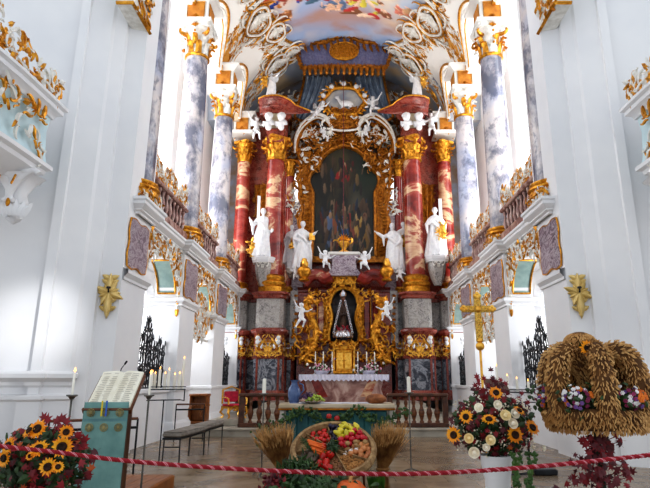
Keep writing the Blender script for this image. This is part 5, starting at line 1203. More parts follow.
# benches
def bench(L_=1.55):
    t=thing('choir_bench','x','bench'); h=.5
    m=MB(); m.bev(-.19,.19,-L_/2,L_/2,h-.04,h,.01); m.tube([(-.17,-L_/2+.05,.32),(.17,-L_/2+.05,.32)],.012,6); m.obj('frame',IRON,t,smooth=30)
    for x in (-.16,.16):
        for y in (-L_/2+.04,L_/2-.04): MB().tube([(x,y,h-.03),(x*1.05,y,0)],.014,8).obj('leg',IRON,t)
    m=MB(); m.bev(-.2,.2,-L_/2,L_/2,h,h+.1,.03); m.bev(-.19,.19,-L_/2+.01,L_/2-.01,h+.095,h+.11,.01); m.obj('cushion',M('grey_cushion',C(150,142,132),C(122,114,106),8,.9),t,smooth=40); return t
bb=bench(); spots=[(-3.33,11.85,'grey cushioned iron bench in the left row, nearest the camera'),(-3.28,13.5,'grey cushioned iron bench in the left row, the farther one'),(3.75,13.0,'grey cushioned iron bench on the right, half behind the white and yellow bouquet')]
for i,(x,y,lb) in enumerate(spots):
    o=bb if i==0 else dup(bb,(0,0,0)); o.location=(x,y,0); o['label']=lb; o['group']='choir benches'; o.rotation_euler[2]=R((-4,-3,6)[i])
# wooden stool in bay 2
t=thing('wooden_kneeler','brown carved wooden kneeler standing in the open middle left arch','kneeler',(-4.75,18.3,.23)); m=MB(); m.bev(-.3,.3,-.25,.25,.85,.93,.02); m.bev(-.3,.3,-.3,.3,0,.08,.02); m.bev(-.26,.26,.12,.2,.08,.85,.02); m.obj('body',WOODO,t,smooth=30)
for e in (-1,1): m=MB(); m.prism([(e*.24,-.22),(e*.28,-.22),(e*.28,.2),(e*.24,.2)],.06,.87); put_scroll(m,plane((e*.2,-.24,.45),(1,0,0),(0,0,1),(0,-1,0)),0,0,.6,PI/2,.08); m.obj('side_panel',WOODO,t,smooth=30)
# throne
p=at(233,416,17.6); t=thing('gilded_armchair','gilded carved armchair with red velvet seat and back before the left arcade','chair',(p.x,17.7,.44),R(35)); t.scale=(1,1,.85)
RV=M('red_velvet',C(196,30,66),C(150,14,44),6,.8)
m=MB(); m.bev(-.3,.3,-.28,.28,.42,.5,.03); m.obj('seat',RV,t); m=MB(); m.bev(-.24,.24,.24,.3,.56,.95,.03); m.obj('backrest',RV,t)
m=MB(); rocaille((m,m),plane((0,-.28,.28),(1,0,0),(0,0,1),(0,-1,0)),.6,.14,16,.1,5,mir=True); m.tube([(-.29,.27,.5),(-.29,.27,1.0),(0,.27,1.12),(.29,.27,1.0),(.29,.27,.5)],.03,6); m.box(-.31,.31,-.29,.29,.34,.42); m.obj('gilt_frame',GOLDB,t)
for x in (-.27,.27):
    for y in (-.25,.25): MB().tube([(x,y,.36),(x*1.2,y*1.25,.2),(x*.9,y*.9,.08),(x*1.1,y*1.1,0)],[.045,.04,.025,.035],7).obj('leg',GOLDB,t)
    m=MB(); m.tube([(x*1.05,.25,.72),(x*1.15,0,.74),(x*1.15,-.24,.7),(x*1.1,-.26,.48)],.03,7); m.obj('arm',GOLDB,t); m=MB(); m.tube([(x*1.08,.1,.765),(x*1.14,-.15,.765)],.035,7); m.obj('arm_pad',RV,t)
t=thing('stone_plinth','pale stone block under the gilded armchair','plinth',(p.x,17.7,.23)); m=MB(); m.bev(-.45,.45,-.45,.45,0,.21,.02); m.obj('block',STEP,t,smooth=20)
# processional cross
p=at(480,345,8.6); t=thing('processional_cross','ornate golden processional cross on a tall pole behind the right bouquet','cross',(p.x,8.6,0)); k=8.6/550
m=MB(); m.tube([(0,0,0),(0,0,p.z)],.02,10); m.obj('pole',GOLDB,t); m=MB(); m.ell((0,0,p.z-.02),.07,16,12); m.lathe([(.03,0),(.05,.02),(.03,.06)],(0,0,p.z+.04),12); m.obj('knop',GOLDB,t)
zc=at(480,309,8.6).z; zt_=at(480,294,8.6).z; hw=.26; m=MB(); 
m.bev(-.055,.055,-.015,.015,p.z+.05,zt_,.008); m.bev(-hw,hw,-.015,.015,zc-.055,zc+.055,.008); c_=m.obj('cross_body',M('pierced_gold',C(226,190,96),C(150,110,40),40,.35,.6),t,smooth=20)
m=MB()
for P_ in ((0,zt_-.03),(-hw+.03,zc),(hw-.03,zc)): 
    for dx,dz in ((0,.05),(.05,0),(-.05,0),(0,-.03)): m.lathe([(.002,0),(.035,.006),(.035,.02),(.002,.03)],(0,0,0),12) if False else m.ell((P_[0]+dx*.7,-.01,P_[1]+dz*.7),(.032,.02,.032),12,8)
for i in range(9): 
    z=p.z+.08+i*(zt_-p.z-.12)/9; m.tube([(.03*cos(a),-.022,z+.03*sin(a)) for a in [q*PI/5 for q in range(10)]],.006,4,closed=True)
for i in range(9): 
    x=-hw+.04+i*(2*hw-.08)/8; m.tube([(x+.03*cos(a),-.022,zc+.03*sin(a)) for a in [q*PI/5 for q in range(10)]],.006,4,closed=True)
m.ell((0,-.025,zc),(.045,.02,.045),16,8); m.obj('filigree',GOLDB,c_)
# dark reading stand behind the right bouquet, small equipment on the floor
p=at(503,384,8.4); t=thing('reading_stand','small dark wooden reading stand behind the right bouquet','stand',(p.x,8.8,0)); m=MB(); m.T=Matrix.Translation((0,0,p.z-.02))@Matrix.Rotation(R(30),4,'X')@Matrix.Rotation(R(12),4,'Y'); m.bev(-.19,.19,-.13,.13,-.02,.02,.006); m.obj('book_rest',WOODD,t,smooth=20); m=MB(); m.tube([(0,0,0),(0,0,p.z-.02)],.018,8); m.obj('pole',IRON,t); MB().lathe([(.15,0),(.15,.02),(.03,.04)],(0,0,0),20).obj('foot',IRON,t)
p=at(556,459,9.4); t=thing('cable_box','small black cable box with loose leads on the floor by the right wall','box',(p.x,10.0,0)); m=MB(); m.bev(-.2,.2,-.12,.12,0,.1,.02); m.obj('box_body',IRON,t,smooth=20)
for i in range(3): m=MB(); m.tube([(-.2,0,.05),(-.35-.1*i,-.1,.02),(-.6-.1*i,.15*i-.1,.012),(-.9,-.2+.2*i,.012)],.008,5); m.obj('lead',IRON,t)
# ================================================================ FLOWERS, HARVEST DISPLAY, ROPE
YP=M('sunflower_petal',C(255,186,36),C(248,150,20),8,.5); SD=M('sunflower_seed',C(60,34,18),C(28,16,10),20,.9,bmp=.5,bsc=60); ROSE=M('cream_rose',C(255,252,240),C(255,244,222),8,.5); ROSEY=M('yellow_rose',C(255,244,210),C(252,226,160),8,.5)
RLEAF=M('red_maple_leaf',C(150,22,34),C(92,12,24),6,.55); DLEAF=M('dark_red_leaf',C(98,18,30),C(58,10,20),6,.55); ORL=M('orange_leaf',C(206,112,50),C(170,70,30),6,.6); DGRN=M('deep_green_leaf',C(52,80,36),C(26,46,20),6,.5); BABY=M('tiny_cream_flower',C(240,234,214),C(220,208,180),9,.6)
STRAW=M('straw',C(212,170,112),C(166,120,68),14,.8); STRAWD=M('dark_straw',C(160,116,62),C(118,78,38),10,.85)
def petal(m,f,L,w,lift=.15,n=4): put_leaf(m,f,0,0,L,0,w,0,0,n)
def sunflower_mesh(r=.075):
    a,b=MB(),MB()
    for row,(n,rr,tilt) in enumerate(((17,1.0,.12),(15,.86,.3))):
        for i in range(n):
            an=2*PI*(i+.5*row)/n+.1*sin(i*5); o=V((cos(an),sin(an),0)); L=r*rr*(1+.1*sin(i*3.3)); base=r*.42; tn=V((-sin(an),cos(an),0)); rows=[]
            for q in range(5):
                t=q/4; w=r*.13*sin(PI*min(.97,t*.85+.15)); c=o*(base+(L-base)*t)+V((0,0,r*tilt*(t-.6*t*t)+row*.004)); rows.append([c-tn*w,c+V((0,0,-.003)),c+tn*w])
            a.rings(rows,False,closed=False)
    b.lathe([(r*.42,-.004),(r*.44,.006),(r*.34,.018),(r*.2,.014),(.002,.008)],(0,0,0),22); return a,b
def rose_mesh(r=.035):
    a=MB()
    for row in range(4):
        n=(3,4,5,6)[row]; R_=r*(.3+.24*row); h=r*(1.1-.12*row)
        for i in range(n):
            a0=2*PI*i/n+row*.7; a.grid(lambda u,v:(R_*(.45+.55*v**.6+.12*row*v*v)*cos(a0+(u-.5)*2*PI/n*1.35),R_*(.45+.55*v**.6+.12*row*v*v)*sin(a0+(u-.5)*2*PI/n*1.35),h*v*(1-.25*abs(2*u-1)**2)-.1*r*row),5,4)
    a.ell((0,0,r*.45),(r*.62,r*.62,r*.52),14,8); a.ell((0,0,r*.75),(r*.3,r*.3,r*.35),10,6); return a
SFp,SFs=sunflower_mesh(); 
_pm=SFp.obj('p',YP); _sm=SFs.obj('s',SD); PMESH,SMESH=_pm.data,_sm.data
_rm=rose_mesh().obj('r',ROSE); RMESH=_rm.data; _ry=rose_mesh().obj('ry',ROSEY); RYMESH=_ry.data
for o in (_pm,_sm,_rm,_ry): bpy.data.objects.remove(o)
# undo centring: these meshes were shifted so that z-min is zero, harmless
def link(nm,me,par,mat4):
    o=bpy.data.objects.new(nm,me); COL.objects.link(o); o.parent=par; o.matrix_local=mat4; return o
def sunflower(par,p,n,s=1.0,spin=0):
    q=link('sunflower',PMESH,par,TR(p,n,s,spin)); c=bpy.data.objects.new('seed_head',SMESH); COL.objects.link(c); c.parent=q; c.location=(0,0,.004); return q
def maple(m,c,n,s,spin=0):
    T_=TR(c,n,s,spin); P=[]
    for k,(a,L) in enumerate(((90,1),(68,.45),(42,.85),(20,.4),(-8,.68),(-50,.3),(-90,.22),(-130,.3),(188,.68),(160,.4),(138,.85),(112,.45))):
        P.append(T_@V((L*cos(R(a)),L*sin(R(a)),-.12*L*(k%2==0))))
    c0=T_@V((0,0,.05)); m.add([c0]+P,[(0,i+1,(i+1)%12+1) for i in range(12)]); m.tube([T_@V((0,-.1,0)),T_@V((.05,-.75,.05))],.02*s,3)
def facing(v): return V((v[0],v[1]-.9,v[2]+.15)).normalized()
def bouquet(t,c,R3,g,nl=260,greens=True,reds=150,baby=0,oran=0,lf=.07):
    L0=V(t.location); c=V(c)-L0; gr,rd,dr,bb_,oo=MB(),MB(),MB(),MB(),MB()
    def rp(k=1.0):
        while True:
            v=V((g.uniform(-1,1),g.uniform(-1,.6),g.uniform(-1,1)))
            if .25<v.length<1: break
        v=v.normalized()*(.55+.45*g.random())*k; return c+V((v.x*R3[0],v.y*R3[1],v.z*R3[2])),v
    for i in range(nl): p,v=rp(.92); f=TR(p,facing(v+V((g.gauss(0,.5),g.gauss(0,.3),g.gauss(0,.5)))),1,g.uniform(0,6.3)); put_leaf(gr,lambda u,w,d=0:f@V((u,w,d)),0,0,g.uniform(.6,1.4)*lf,0,.36,0,.1,3)
    for i in range(reds): p,v=rp(1.05); maple(rd if g.random()<.55 else dr,p,facing(v+V((g.gauss(0,.4),g.gauss(0,.3),g.gauss(0,.4)))),g.uniform(.035,.06)*lf/.07,g.uniform(0,6.3))
    for i in range(oran): p,v=rp(1.0); maple(oo,p,facing(v),g.uniform(.04,.06),g.uniform(0,6.3))
    for i in range(baby):
        p,v=rp(1.08)
        for k in range(4): bb_.ell(p+V((g.gauss(0,.015),g.gauss(0,.01)-.01,g.gauss(0,.015))),g.uniform(.006,.011),6,4)
    cm=MB(); cm.ell(c+V((0,.02,0)),(R3[0]*.6,R3[1]*.6,R3[2]*.6),16,10); cm.obj('foliage_core',DGRN,t)
    tag(gr.obj('green_leaves',DGRN,t),kind='stuff'); tag(rd.obj('red_leaves',RLEAF,t),kind='stuff'); tag(dr.obj('dark_red_leaves',DLEAF,t),kind='stuff')
    if baby: tag(bb_.obj('filler_flowers',BABY,t),kind='stuff')
    if oran: tag(oo.obj('orange_leaves',ORL,t),kind='stuff')
# left bouquet
Y=4.5; c=at(40,462,Y); t=thing('sunflower_bouquet','round bouquet of sunflowers and dark red leaves at the lower left corner','flowers',(c.x,Y,c.z-.45)); g=random.Random(21)
bouquet(t,c,(.42,.26,.30),g,420,True,300,0,26)
m=MB(); m.lathe([(.17,-c.z+.45),(.17,-c.z+.5),(.1,-c.z+.6),(.11,-.2),(.17,.15),(.15,.13),(.1,-.15)],(0,0,0),24); m.obj('white_pot',PLASTER,t)
L0=V(t.location)
for px,py,s_,n in ((38,429,1.15,(-.1,-.8,.35)),(30,431,.95,(-.5,-.6,.6)),(66,432,.85,(.5,-.9,.1)),(9,446,1.05,(-.5,-.9,.2)),(39,449,1.15,(0,-.8,.65)),(62,447,1.25,(.25,-1,.05)),(5,458,1.05,(-.5,-1,0)),(48,467,1.05,(.1,-1,.1)),(58,467,.7,(.4,-.8,.5)),(30,456,.5,(0,-1,.2))):
    sunflower(t,at(px,py,Y-.3)-L0,n,s_*.84,g.random()*6)
m=MB(); 
for px,py in ((44,418),(47,420),(61,419),(57,421),(65,422),(78,437),(83,446),(85,440)): maple(m,at(px,py,Y-.1)-L0,(g.uniform(-.3,.3),-1,g.uniform(-.2,.4)),.06,g.uniform(-.8,.8)); m.tube([at(px,py,Y-.1)-L0,V((at(px,py,Y).x*.5+c.x*.5-L0.x,0,.6))],.004,4)
tag(m.obj('upper_red_leaves',RLEAF,t),kind='stuff')
# right bouquet on white pedestal
Y=6.0; c=at(494,425,Y); ct=at(493,457,Y); t=thing('rose_and_sunflower_bouquet','tall bouquet of sunflowers, cream roses and red leaves on a white pedestal vase','flowers',(c.x,Y,0)); g=random.Random(5); L0=V(t.location)
bouquet(t,c+V((0,.05,0)),(.46,.3,.35),g,620,True,420,170,10)
bt=at(493,395,Y); m,m2=MB(),MB()
for i in range(60): p=at(493+g.gauss(0,9),402+g.gauss(0,10),Y); maple(m if i%2 else m2,p-L0,(g.uniform(-.4,.4),-1,g.uniform(-.2,.5)),.05,g.uniform(-1,1))
for px,py in ((477,377),(484,379),(492,380),(496,382),(478,389),(484,391),(490,386),(513,401),(519,399),(528,403),(525,412),(521,406),(482,398),(500,392)):
    maple(m,at(px,py,Y)-L0,(g.uniform(-.3,.3),-1,g.uniform(-.2,.4)),.052,g.uniform(-1,1)); m.tube([at(px,py,Y)-L0,at(494+(px-494)*.4,408,Y)-L0],.004,4)
tag(m.obj('upper_red_leaves',RLEAF,t),kind='stuff'); tag(m2.obj('upper_dark_leaves',DLEAF,t),kind='stuff')
for px,py,s_,n in ((496,393,.95,(0,-1,.5)),(466,417,.95,(-.4,-1,.3)),(454,435,1.1,(-.7,-1,.1)),(489,420,1.05,(-.1,-.6,.9)),(515,435,1.15,(.1,-1,.1)),(532,428,1.1,(.5,-.9,.5)),(519,411,.85,(.5,-.6,.9))): sunflower(t,at(px,py,Y-.36)-L0,n,s_,g.random()*6)
for px,py,s_,n in ((497,405,.95,(.1,-1,.2)),(479,408,.95,(-.4,-1,.3)),(505,416,1.15,(0,-1,.4)),(514,414,1.05,(.3,-1,.3)),(512,424,1.1,(.2,-1,.3)),(474,452,1.15,(-.2,-1,-.1)),(469,438,1.0,(-.3,-1,0)),(490,440,1.05,(0,-1,.1)),(486,447,.8,(-.1,-1,-.1)),(543,448,.6,(.6,-1,0))):
    link('rose',RYMESH if px in (469,490,505) else RMESH,t,TR(at(px,py,Y-.37)-L0,n,s_,g.random()*6))
# trailing ivy and vase
m=MB()
for px0,px1 in ((512,520),(528,533),(520,512),(534,524)):
    pts=[at(px0+(px1-px0)*q/8+1.5*sin(q*2),455+q*5,Y-.3)-L0 for q in range(9)]; m.tube(pts,.005,4)
    for p in pts:
        for k in range(4): f=TR(p,(g.uniform(-.5,.5),-1,g.uniform(-.5,.5)),1,g.uniform(0,6.3)); put_leaf(m,lambda u,w,d=0:f@V((u,w,d)),0,0,.045,0,.4,0,.1,3)
tag(m.obj('trailing_ivy',M('ivy_trail',C(84,120,56),C(48,78,34),6,.5),t),kind='stuff')
m=MB(); zt=ct.z+.02; m.lathe([(.2,0),(.2,.05),(.13,.12),(.12,.3),(.13,zt-.25),(.165,zt-.05),(.17,zt),(.15,zt),(.1,zt-.1)],(0,0,0),28); m.obj('pedestal_vase',PLASTER,t)
# straw harvest crown ----------------------------------------------------------
Y=5.0; c=at(596,425,Y); t=thing('straw_harvest_crown','large woven straw harvest crown with flower posies on a post at the right','crown',(c.x,Y,0)); L0=V(t.location); g=random.Random(33)
z0=at(600,417,Y).z; ztop=at(600,352,Y).z; RR=.335
def tuft(m,b,o,dr,L,w):
    d=(o*.5+dr).normalized(); tip=b+d*L*g.uniform(.75,1.2); e1=d.orthogonal().normalized(); e2=d.cross(e1); m.cur=0 if g.random()<.72 else 1; mid=b.lerp(tip,.6)+o*.006
    m.add([b+e1*w*.5,b+(e2-e1)*w*.35,b-(e2+e1)*w*.35,mid+e1*w,mid+(e2-e1)*w*.7,mid-(e2+e1)*w*.7,tip],[(0,1,4,3),(1,2,5,4),(2,0,3,5),(3,4,6),(4,5,6),(5,3,6)])
def fuzz_tube(m,pts,r,n,L=.05,w=.009):
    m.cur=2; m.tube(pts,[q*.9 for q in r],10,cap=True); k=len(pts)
    for i in range(n):
        q=g.uniform(0,k-1.001); a=int(q); fq=q-a; p=pts[a].lerp(pts[a+1],fq); rr=r[a]*(1-fq)+r[a+1]*fq; tn=(pts[a+1]-pts[a]).normalized(); s1=tn.orthogonal().normalized(); s2=tn.cross(s1); an=g.uniform(0,6.3); o=s1*cos(an)+s2*sin(an)
        tuft(m,p+o*rr*.85,o,tn*(-.85)+V((g.gauss(0,.2),g.gauss(0,.2),g.gauss(0,.2))),L,w)
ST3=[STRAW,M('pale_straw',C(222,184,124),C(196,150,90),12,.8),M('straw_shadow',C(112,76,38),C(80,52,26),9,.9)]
for nm,zz_,r_,rad,n in (('straw_band',z0+.03,.065,1.12,1900),('lower_straw_band',z0-.045,.055,1.08,1500)):
    m=MB()
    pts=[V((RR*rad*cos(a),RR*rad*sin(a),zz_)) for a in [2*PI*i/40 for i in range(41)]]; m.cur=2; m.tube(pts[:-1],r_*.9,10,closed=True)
    for i in range(n):
        a=g.uniform(0,6.3); an=g.uniform(0,6.3); rd=V((cos(a),sin(a),0)); o=rd*cos(an)+V((0,0,sin(an))); tuft(m,rd*RR*rad+V((0,0,zz_))+o*r_*.85,o,V((g.gauss(0,.25),g.gauss(0,.25),-1)),.045,.0075)
    m.obj(nm,ST3,t)
for k in range(6):
    a=R(-99+60*k); d=V((cos(a),sin(a),0)); pts=[]; rr=[]
    H=ztop-z0
    for rad_,h_,r__ in ((1.08,.0,.085),(1.15,.2,.088),(1.18,.44,.092),(1.13,.68,.092),(1.02,.9,.092),(.82,1.02,.09),(.58,1.02,.084),(.38,.9,.076),(.22,.7,.066),(.12,.48,.055)):
        pts.append(d*RR*rad_+V((0,0,z0+.03+H*h_*.98-.04))); rr.append(r__)
    pts=smooth(pts,3); rr=list(np.interp(np.linspace(0,9,len(pts)),range(10),rr))
    m=MB(); fuzz_tube(m,pts,rr,1150,.046,.0075); m.obj('straw_arch',ST3,t)
m=MB(); kz=at(588,340,Y).z; kx=-.065; m.cur=2; m.ell((kx,0,kz),(.115,.115,.075),20,10)
for i in range(620):
    an=g.uniform(0,6.3); el=g.uniform(-.6,1.5); o=V((cos(an)*cos(el),sin(an)*cos(el),sin(el))); tuft(m,V((kx+o.x*.11,o.y*.11,kz+o.z*.07)),o,V((o.x*.4,o.y*.4,-.8)),.045,.0075)
m.obj('straw_knob',ST3,t)
m=MB(); m.tube([(0,0,0),(0,0,ztop-.02)],.028,10); m.obj('post',M('green_wrapped_post',C(48,74,44),C(28,44,28),8,.7),t); MB().lathe([(.22,0),(.22,.03),(.05,.06)],(0,0,0),24).obj('foot',IRON,t)
m=MB()
for i in range(150): an=g.uniform(0,6.3); f=TR(V((kx+.1*cos(an),.1*sin(an),kz-.075+g.uniform(-.05,.03))),(cos(an),sin(an),.2),1,g.uniform(0,6.3)); put_leaf(m,lambda u,w,d=0:f@V((u,w,d)),0,0,.065,0,.35,0,.1,3)
tag(m.obj('leaf_collar',DGRN,t),kind='stuff'); sunflower(t,at(587,348,Y-.26)-L0,(-.05,-1,.05),.92)
WHD=M('white_daisy',C(232,230,228),C(210,206,206),8,.6); PKD=M('magenta_aster',C(160,50,100),C(110,30,70),8,.6); ORD=M('orange_marigold',C(226,128,40),C(190,90,20),8,.6); VID=M('violet_aster',C(130,90,160),C(90,60,120),8,.6)
for k in range(6):
    a=R(-70+60*k); c0=V((RR*1.16*cos(a),RR*1.16*sin(a),z0+.16)); core=MB(); lv=MB()
    core.ell(c0,(.1,.09,.08),12,8); 
    for i in range(70): v=V((g.gauss(0,.5),g.gauss(0,.5),g.gauss(0,.45))); f=TR(c0+V((v.x*.16,v.y*.1,v.z*.12)),facing(v),1,g.uniform(0,6.3)); put_leaf(lv,lambda u,w,d=0:f@V((u,w,d)),0,0,.05,0,.4,0,.1,3)
    cp=core.obj('posy',DGRN,t); tag(lv.obj('posy_leaves',DGRN,cp),kind='stuff')
    for nm,mt,n in (('white_blossoms',WHD,16),('magenta_blossoms',PKD,12),('orange_blossoms',ORD,5),('violet_blossoms',VID,8)):
        b=MB(); ctr=V((g.uniform(-.06,.06),0,g.uniform(-.03,.06)))
        for i in range(n):
            v=V((g.gauss(0,1),g.gauss(0,1),g.gauss(0,1))).normalized(); v=(v+d*0+V((cos(a),sin(a),.2))).normalized(); p=c0+V((v.x*.12,v.y*.11,v.z*.1))+ctr*.5; rr=.018 if nm[0]!='o' else .032; M4=TR(p,v,1)
            for q in range(6): b.ell(M4@V((rr*.7*cos(q*1.05),rr*.7*sin(q*1.05),0)),rr*.42,6,4)
            b.ell(p,rr*.45,6,4)
        b.obj(nm,mt,cp)
m,m2=MB(),MB()
for i in range(170): 
    q=g.random(); p=at(598+g.gauss(0,6+10*q)+4*q,436+q*52,Y-.1+g.uniform(-.12,.12))-L0; maple(m if i%5<2 else m2,p,(g.uniform(-.5,.5),-1,g.uniform(-.3,.5)),g.uniform(.035,.06),g.uniform(0,6.3))
for px,py in ((585,444),(582,441),(590,438),(588,452),(584,466),(625,474),(630,477),(628,470),(591,476),(621,441),(617,436)): p=at(px,py,Y-.15)-L0; maple(m,p,(g.uniform(-.3,.3),-1,.1),.055,g.uniform(0,6)); m.tube([p,V((0,0,p.z-.08))],.004,4)
tag(m.obj('red_leaves',RLEAF,t),kind='stuff'); tag(m2.obj('dark_red_leaves',DLEAF,t),kind='stuff')
# harvest wheel ---------------------------------------------------------------
Y=8.0; wc=at(333.5,452,Y); t=thing('harvest_wheel','tilted round wicker tray divided in wedges and filled with fruit and vegetables','tray',tuple(wc)); RW=.545
tilt=R(31); WM=Matrix.Translation(wc)@Matrix.Rotation(tilt,4,'X')
t.rotation_euler=(tilt,0,0)
WICK=M('wicker',C(172,140,98),C(128,96,60),16,.8,bmp=.6,bsc=60)
m=MB(); m.lathe([(.02,-.03),(RW,-.03),(RW,-.01),(.02,0)],(0,0,0),48); m.obj('base',WICK,t)
m=MB(); m.lathe([(RW-.01,-.03),(RW+.05,-.02),(RW+.065,.05),(RW+.03,.1),(RW-.01,.095),(RW-.03,.02)],(0,0,0),60,cap=False,fn=lambda a,z:1+.006*sin(60*a)); m.obj('rim',WICK,t)
DV=[R(q) for q in (20,62,100,140,186,-128,-68,-25)]
for a in DV: MB().add([(0,0,0),(RW*cos(a),RW*sin(a),0),(RW*cos(a),RW*sin(a),.06),(0,0,.06)],[(0,1,2,3)]).obj('divider',WICK,t,smooth=0,solid=.014,shift=False)
# legs at the back
for e in (-1,1): 
    m=MB(); W0=WM.inverted(); a=W0@V((wc.x+e*.4,Y+.35,wc.z+.25)); b=W0@V((wc.x+e*.45,Y+.55,0)); m.tube([a,b],.02,6); m.obj('support_leg',WOODD,t)
def onw(a,r,h=.03): return WM@V((r*cos(a),r*sin(a),h))
def produce(kind,cat,build,spots,labf,group,seed=1,jit=.5):
    g=random.Random(seed); base=build()
    for i,(a,r,h) in enumerate(spots):
        o=base if i==0 else copytree(base); o.location=onw(a,r,h); o.rotation_euler=(tilt+g.uniform(-jit,jit),g.uniform(-jit,jit),g.uniform(0,6.3)); s=g.uniform(.88,1.12); o.scale=(s,s,s); tag(o,labf,cat,group)
def wedge(a0,a1,r0,r1,n,seed,layers=1,h=.035):
    g=random.Random(seed); out=[]; t_=0
    while len(out)<n and t_<4000:
        t_+=1; a=g.uniform(R(a0),R(a1)); r=sqrt(g.uniform(r0*r0,r1*r1))*.87; hh=h+g.choice(range(layers))*.05; p=V((r*cos(a),r*sin(a),hh))
        if all((p-q).length>h*1.5 for q,_ in out): out.append((p,(a,r,hh)))
    return [x for _,x in out]
def round_fruit(name,mat,r,stalkmat,sq=.9,ribs=0,stalk=.015):
    def f():
        t=thing(name,'x','x'); m=MB(); m.lathe([(.002,-r*sq*.92)]+[(r*cos(q),r*sq*sin(q)) for q in [R(x) for x in range(-75,76,15)]]+[(.002,r*sq*.9)],(0,0,0),16,fn=(lambda a,z:1+.06*sin(ribs*a)) if ribs else None); m.obj('flesh',mat,t); m=MB(); m.tube([(0,0,r*sq*.85),(.004,0,r*sq*.9+stalk)],.005,5); m.obj('stalk',stalkmat,t); return t
    return f
TOM=M('tomato_skin',C(206,40,28),C(170,24,20),6,.22); REDP=M('red_fruit_skin',C(206,36,52),C(170,24,40),7,.3); YEL=M('yellow_pear_skin',C(224,204,62),C(190,180,50),6,.35); PLUM=M('dark_plum_skin',C(46,36,66),C(24,20,38),7,.35)
ONI=M('onion_skin',C(206,140,86),C(170,100,56),7,.4); POT=M('potato_skin',C(176,140,92),C(140,104,64),7,.7); GAR=M('garlic_skin',C(238,232,226),C(214,204,200),7,.6); CAR=M('carrot_skin',C(234,116,36),C(206,90,24),7,.5); LGR=M('light_green',C(128,170,72),C(90,130,48),7,.5); EGP=M('brown_root_skin',C(110,92,76),C(70,58,50),5,.7); PUM=M('pumpkin_skin',C(226,110,32),C(196,80,18),4,.4)
produce('tomato','tomato',round_fruit('tomato',TOM,.042,GRN,.85,5),wedge(104,138,.24,.56,11,1)+wedge(142,180,.15,.25,4,2),'small red tomato heaped in the upper left wedge of the harvest tray','tomatoes in the tray',1)
produce('plum','plum',round_fruit('plum',PLUM,.028,WOODD,1.1),wedge(70,98,.2,.58,34,3,2,.026),'small dark plum in the top wedge of the harvest tray','plums in the tray',2)
produce('yellow_pear','pear',lambda:(lambda t:(MB().lathe([(.003,-.05),(.03,-.04),(.04,-.01),(.028,.03),(.017,.055),(.003,.065)],(0,0,0),14).obj('flesh',YEL,t),MB().tube([(0,0,.06),(.006,0,.085)],.004,5).obj('stalk',WOODD,t),t)[2])(thing('yellow_pear','x','pear')),wedge(50,80,.34,.66,13,4,2,.05)+wedge(60,76,.12,.32,4,5,1,.06),'small yellow pear piled beside the red fruit at the top of the harvest tray','pears in the tray',3,1.2)
produce('red_apple','apple',round_fruit('red_apple',REDP,.044,WOODD,.85),wedge(22,58,.12,.6,24,6,2,.045),'small bright red apple in the upper right wedge of the harvest tray','apples in the tray',4)
produce('onion','onion',round_fruit('onion',ONI,.046,STRAW,.85,9,.03),wedge(-22,16,.3,.58,11,7,1,.045),'golden brown onion in the right wedge of the harvest tray','onions in the tray',5)
produce('potato','potato',lambda:(lambda t:(MB().ell((0,0,0),(.05,.036,.03),12,8).obj('tuber',POT,t),t)[1])(thing('potato','x','potato')),wedge(-4,20,.2,.56,8,8,2,.04),'knobbly potato beside the onions in the harvest tray','potatoes in the tray',6)
gl=['leftmost','middle','rightmost']; gb=round_fruit('garlic_bulb',GAR,.036,GAR,.9,7,.03)()
for i,(px,py) in enumerate(((345.5,455),(351,452.5),(356,451.5))): o=gb if i==0 else copytree(gb); p=at(px,py,Y-.02); o.location=p+V((0,-.05,.02)); o.rotation_euler=(.7,.2*i,0); tag(o,f'white garlic bulb near the tray centre, {gl[i]} of three','garlic')
# carrots
def carrot():
    t=thing('carrot','x','carrot'); m=MB(); m.lathe([(.003,0),(.008,.06),(.014,.14),(.02,.21),(.012,.222)],(0,0,0),10); m.obj('root',CAR,t); m=MB(); 
    for k in range(4): m.tube([(0,0,.22),(.01*cos(k*1.6),.01*sin(k*1.6),.27),(.03*cos(k*1.6),.03*sin(k*1.6),.31)],.004,4)
    m.obj('green_top',GRN,t); return t
cr=carrot()
for i in range(8):
    o=cr if i==0 else copytree(cr); a=at(325+i*.8,449+i*2.0-3,Y-.05); b=at(304+i*1.5,440.5+i*1.7,Y-.08); d=(b-a).normalized(); o.location=a+V((0,-.06-.012*(i%3),.02)); o.rotation_euler=d.to_track_quat('Z','Y').to_euler(); o.scale=(1.1,1.1,1.15); tag(o,'orange carrot with green top in the left wedge of the harvest tray','carrot','carrots in the tray')
produce('beetroot','beetroot',lambda:(lambda t:(MB().lathe([(.003,-.09),(.01,-.06),(.045,-.01),(.04,.03),(.01,.045)],(0,0,0),14).obj('root',EGP,t),MB().tube([(0,0,.04),(.01,0,.08)],.006,5).obj('stem',GRN,t),t)[2])(thing('beetroot','x','beetroot')),wedge(188,222,.25,.56,9,9,1,.05),'greyish brown root vegetable in the lower left wedge of the harvest tray','root vegetables in the tray',8,1.0)
def pepper(mat):
    def f():
        t=thing('bell_pepper','x','pepper'); m=MB(); m.lathe([(.004,-.06),(.03,-.055),(.04,-.02),(.045,.02),(.035,.04),(.01,.03)],(0,0,0),18,fn=lambda a,z:1+.12*sin(3*a)); m.obj('flesh',mat,t); m=MB(); m.tube([(0,0,.03),(.008,0,.07)],.008,6); m.obj('stalk',GRN,t); return t
    return f
produce('red_pepper','pepper',pepper(TOM),wedge(-122,-98,.1,.5,11,10,2,.05),'red bell pepper in the lower wedge of the harvest tray','red peppers in the tray',9,.9)
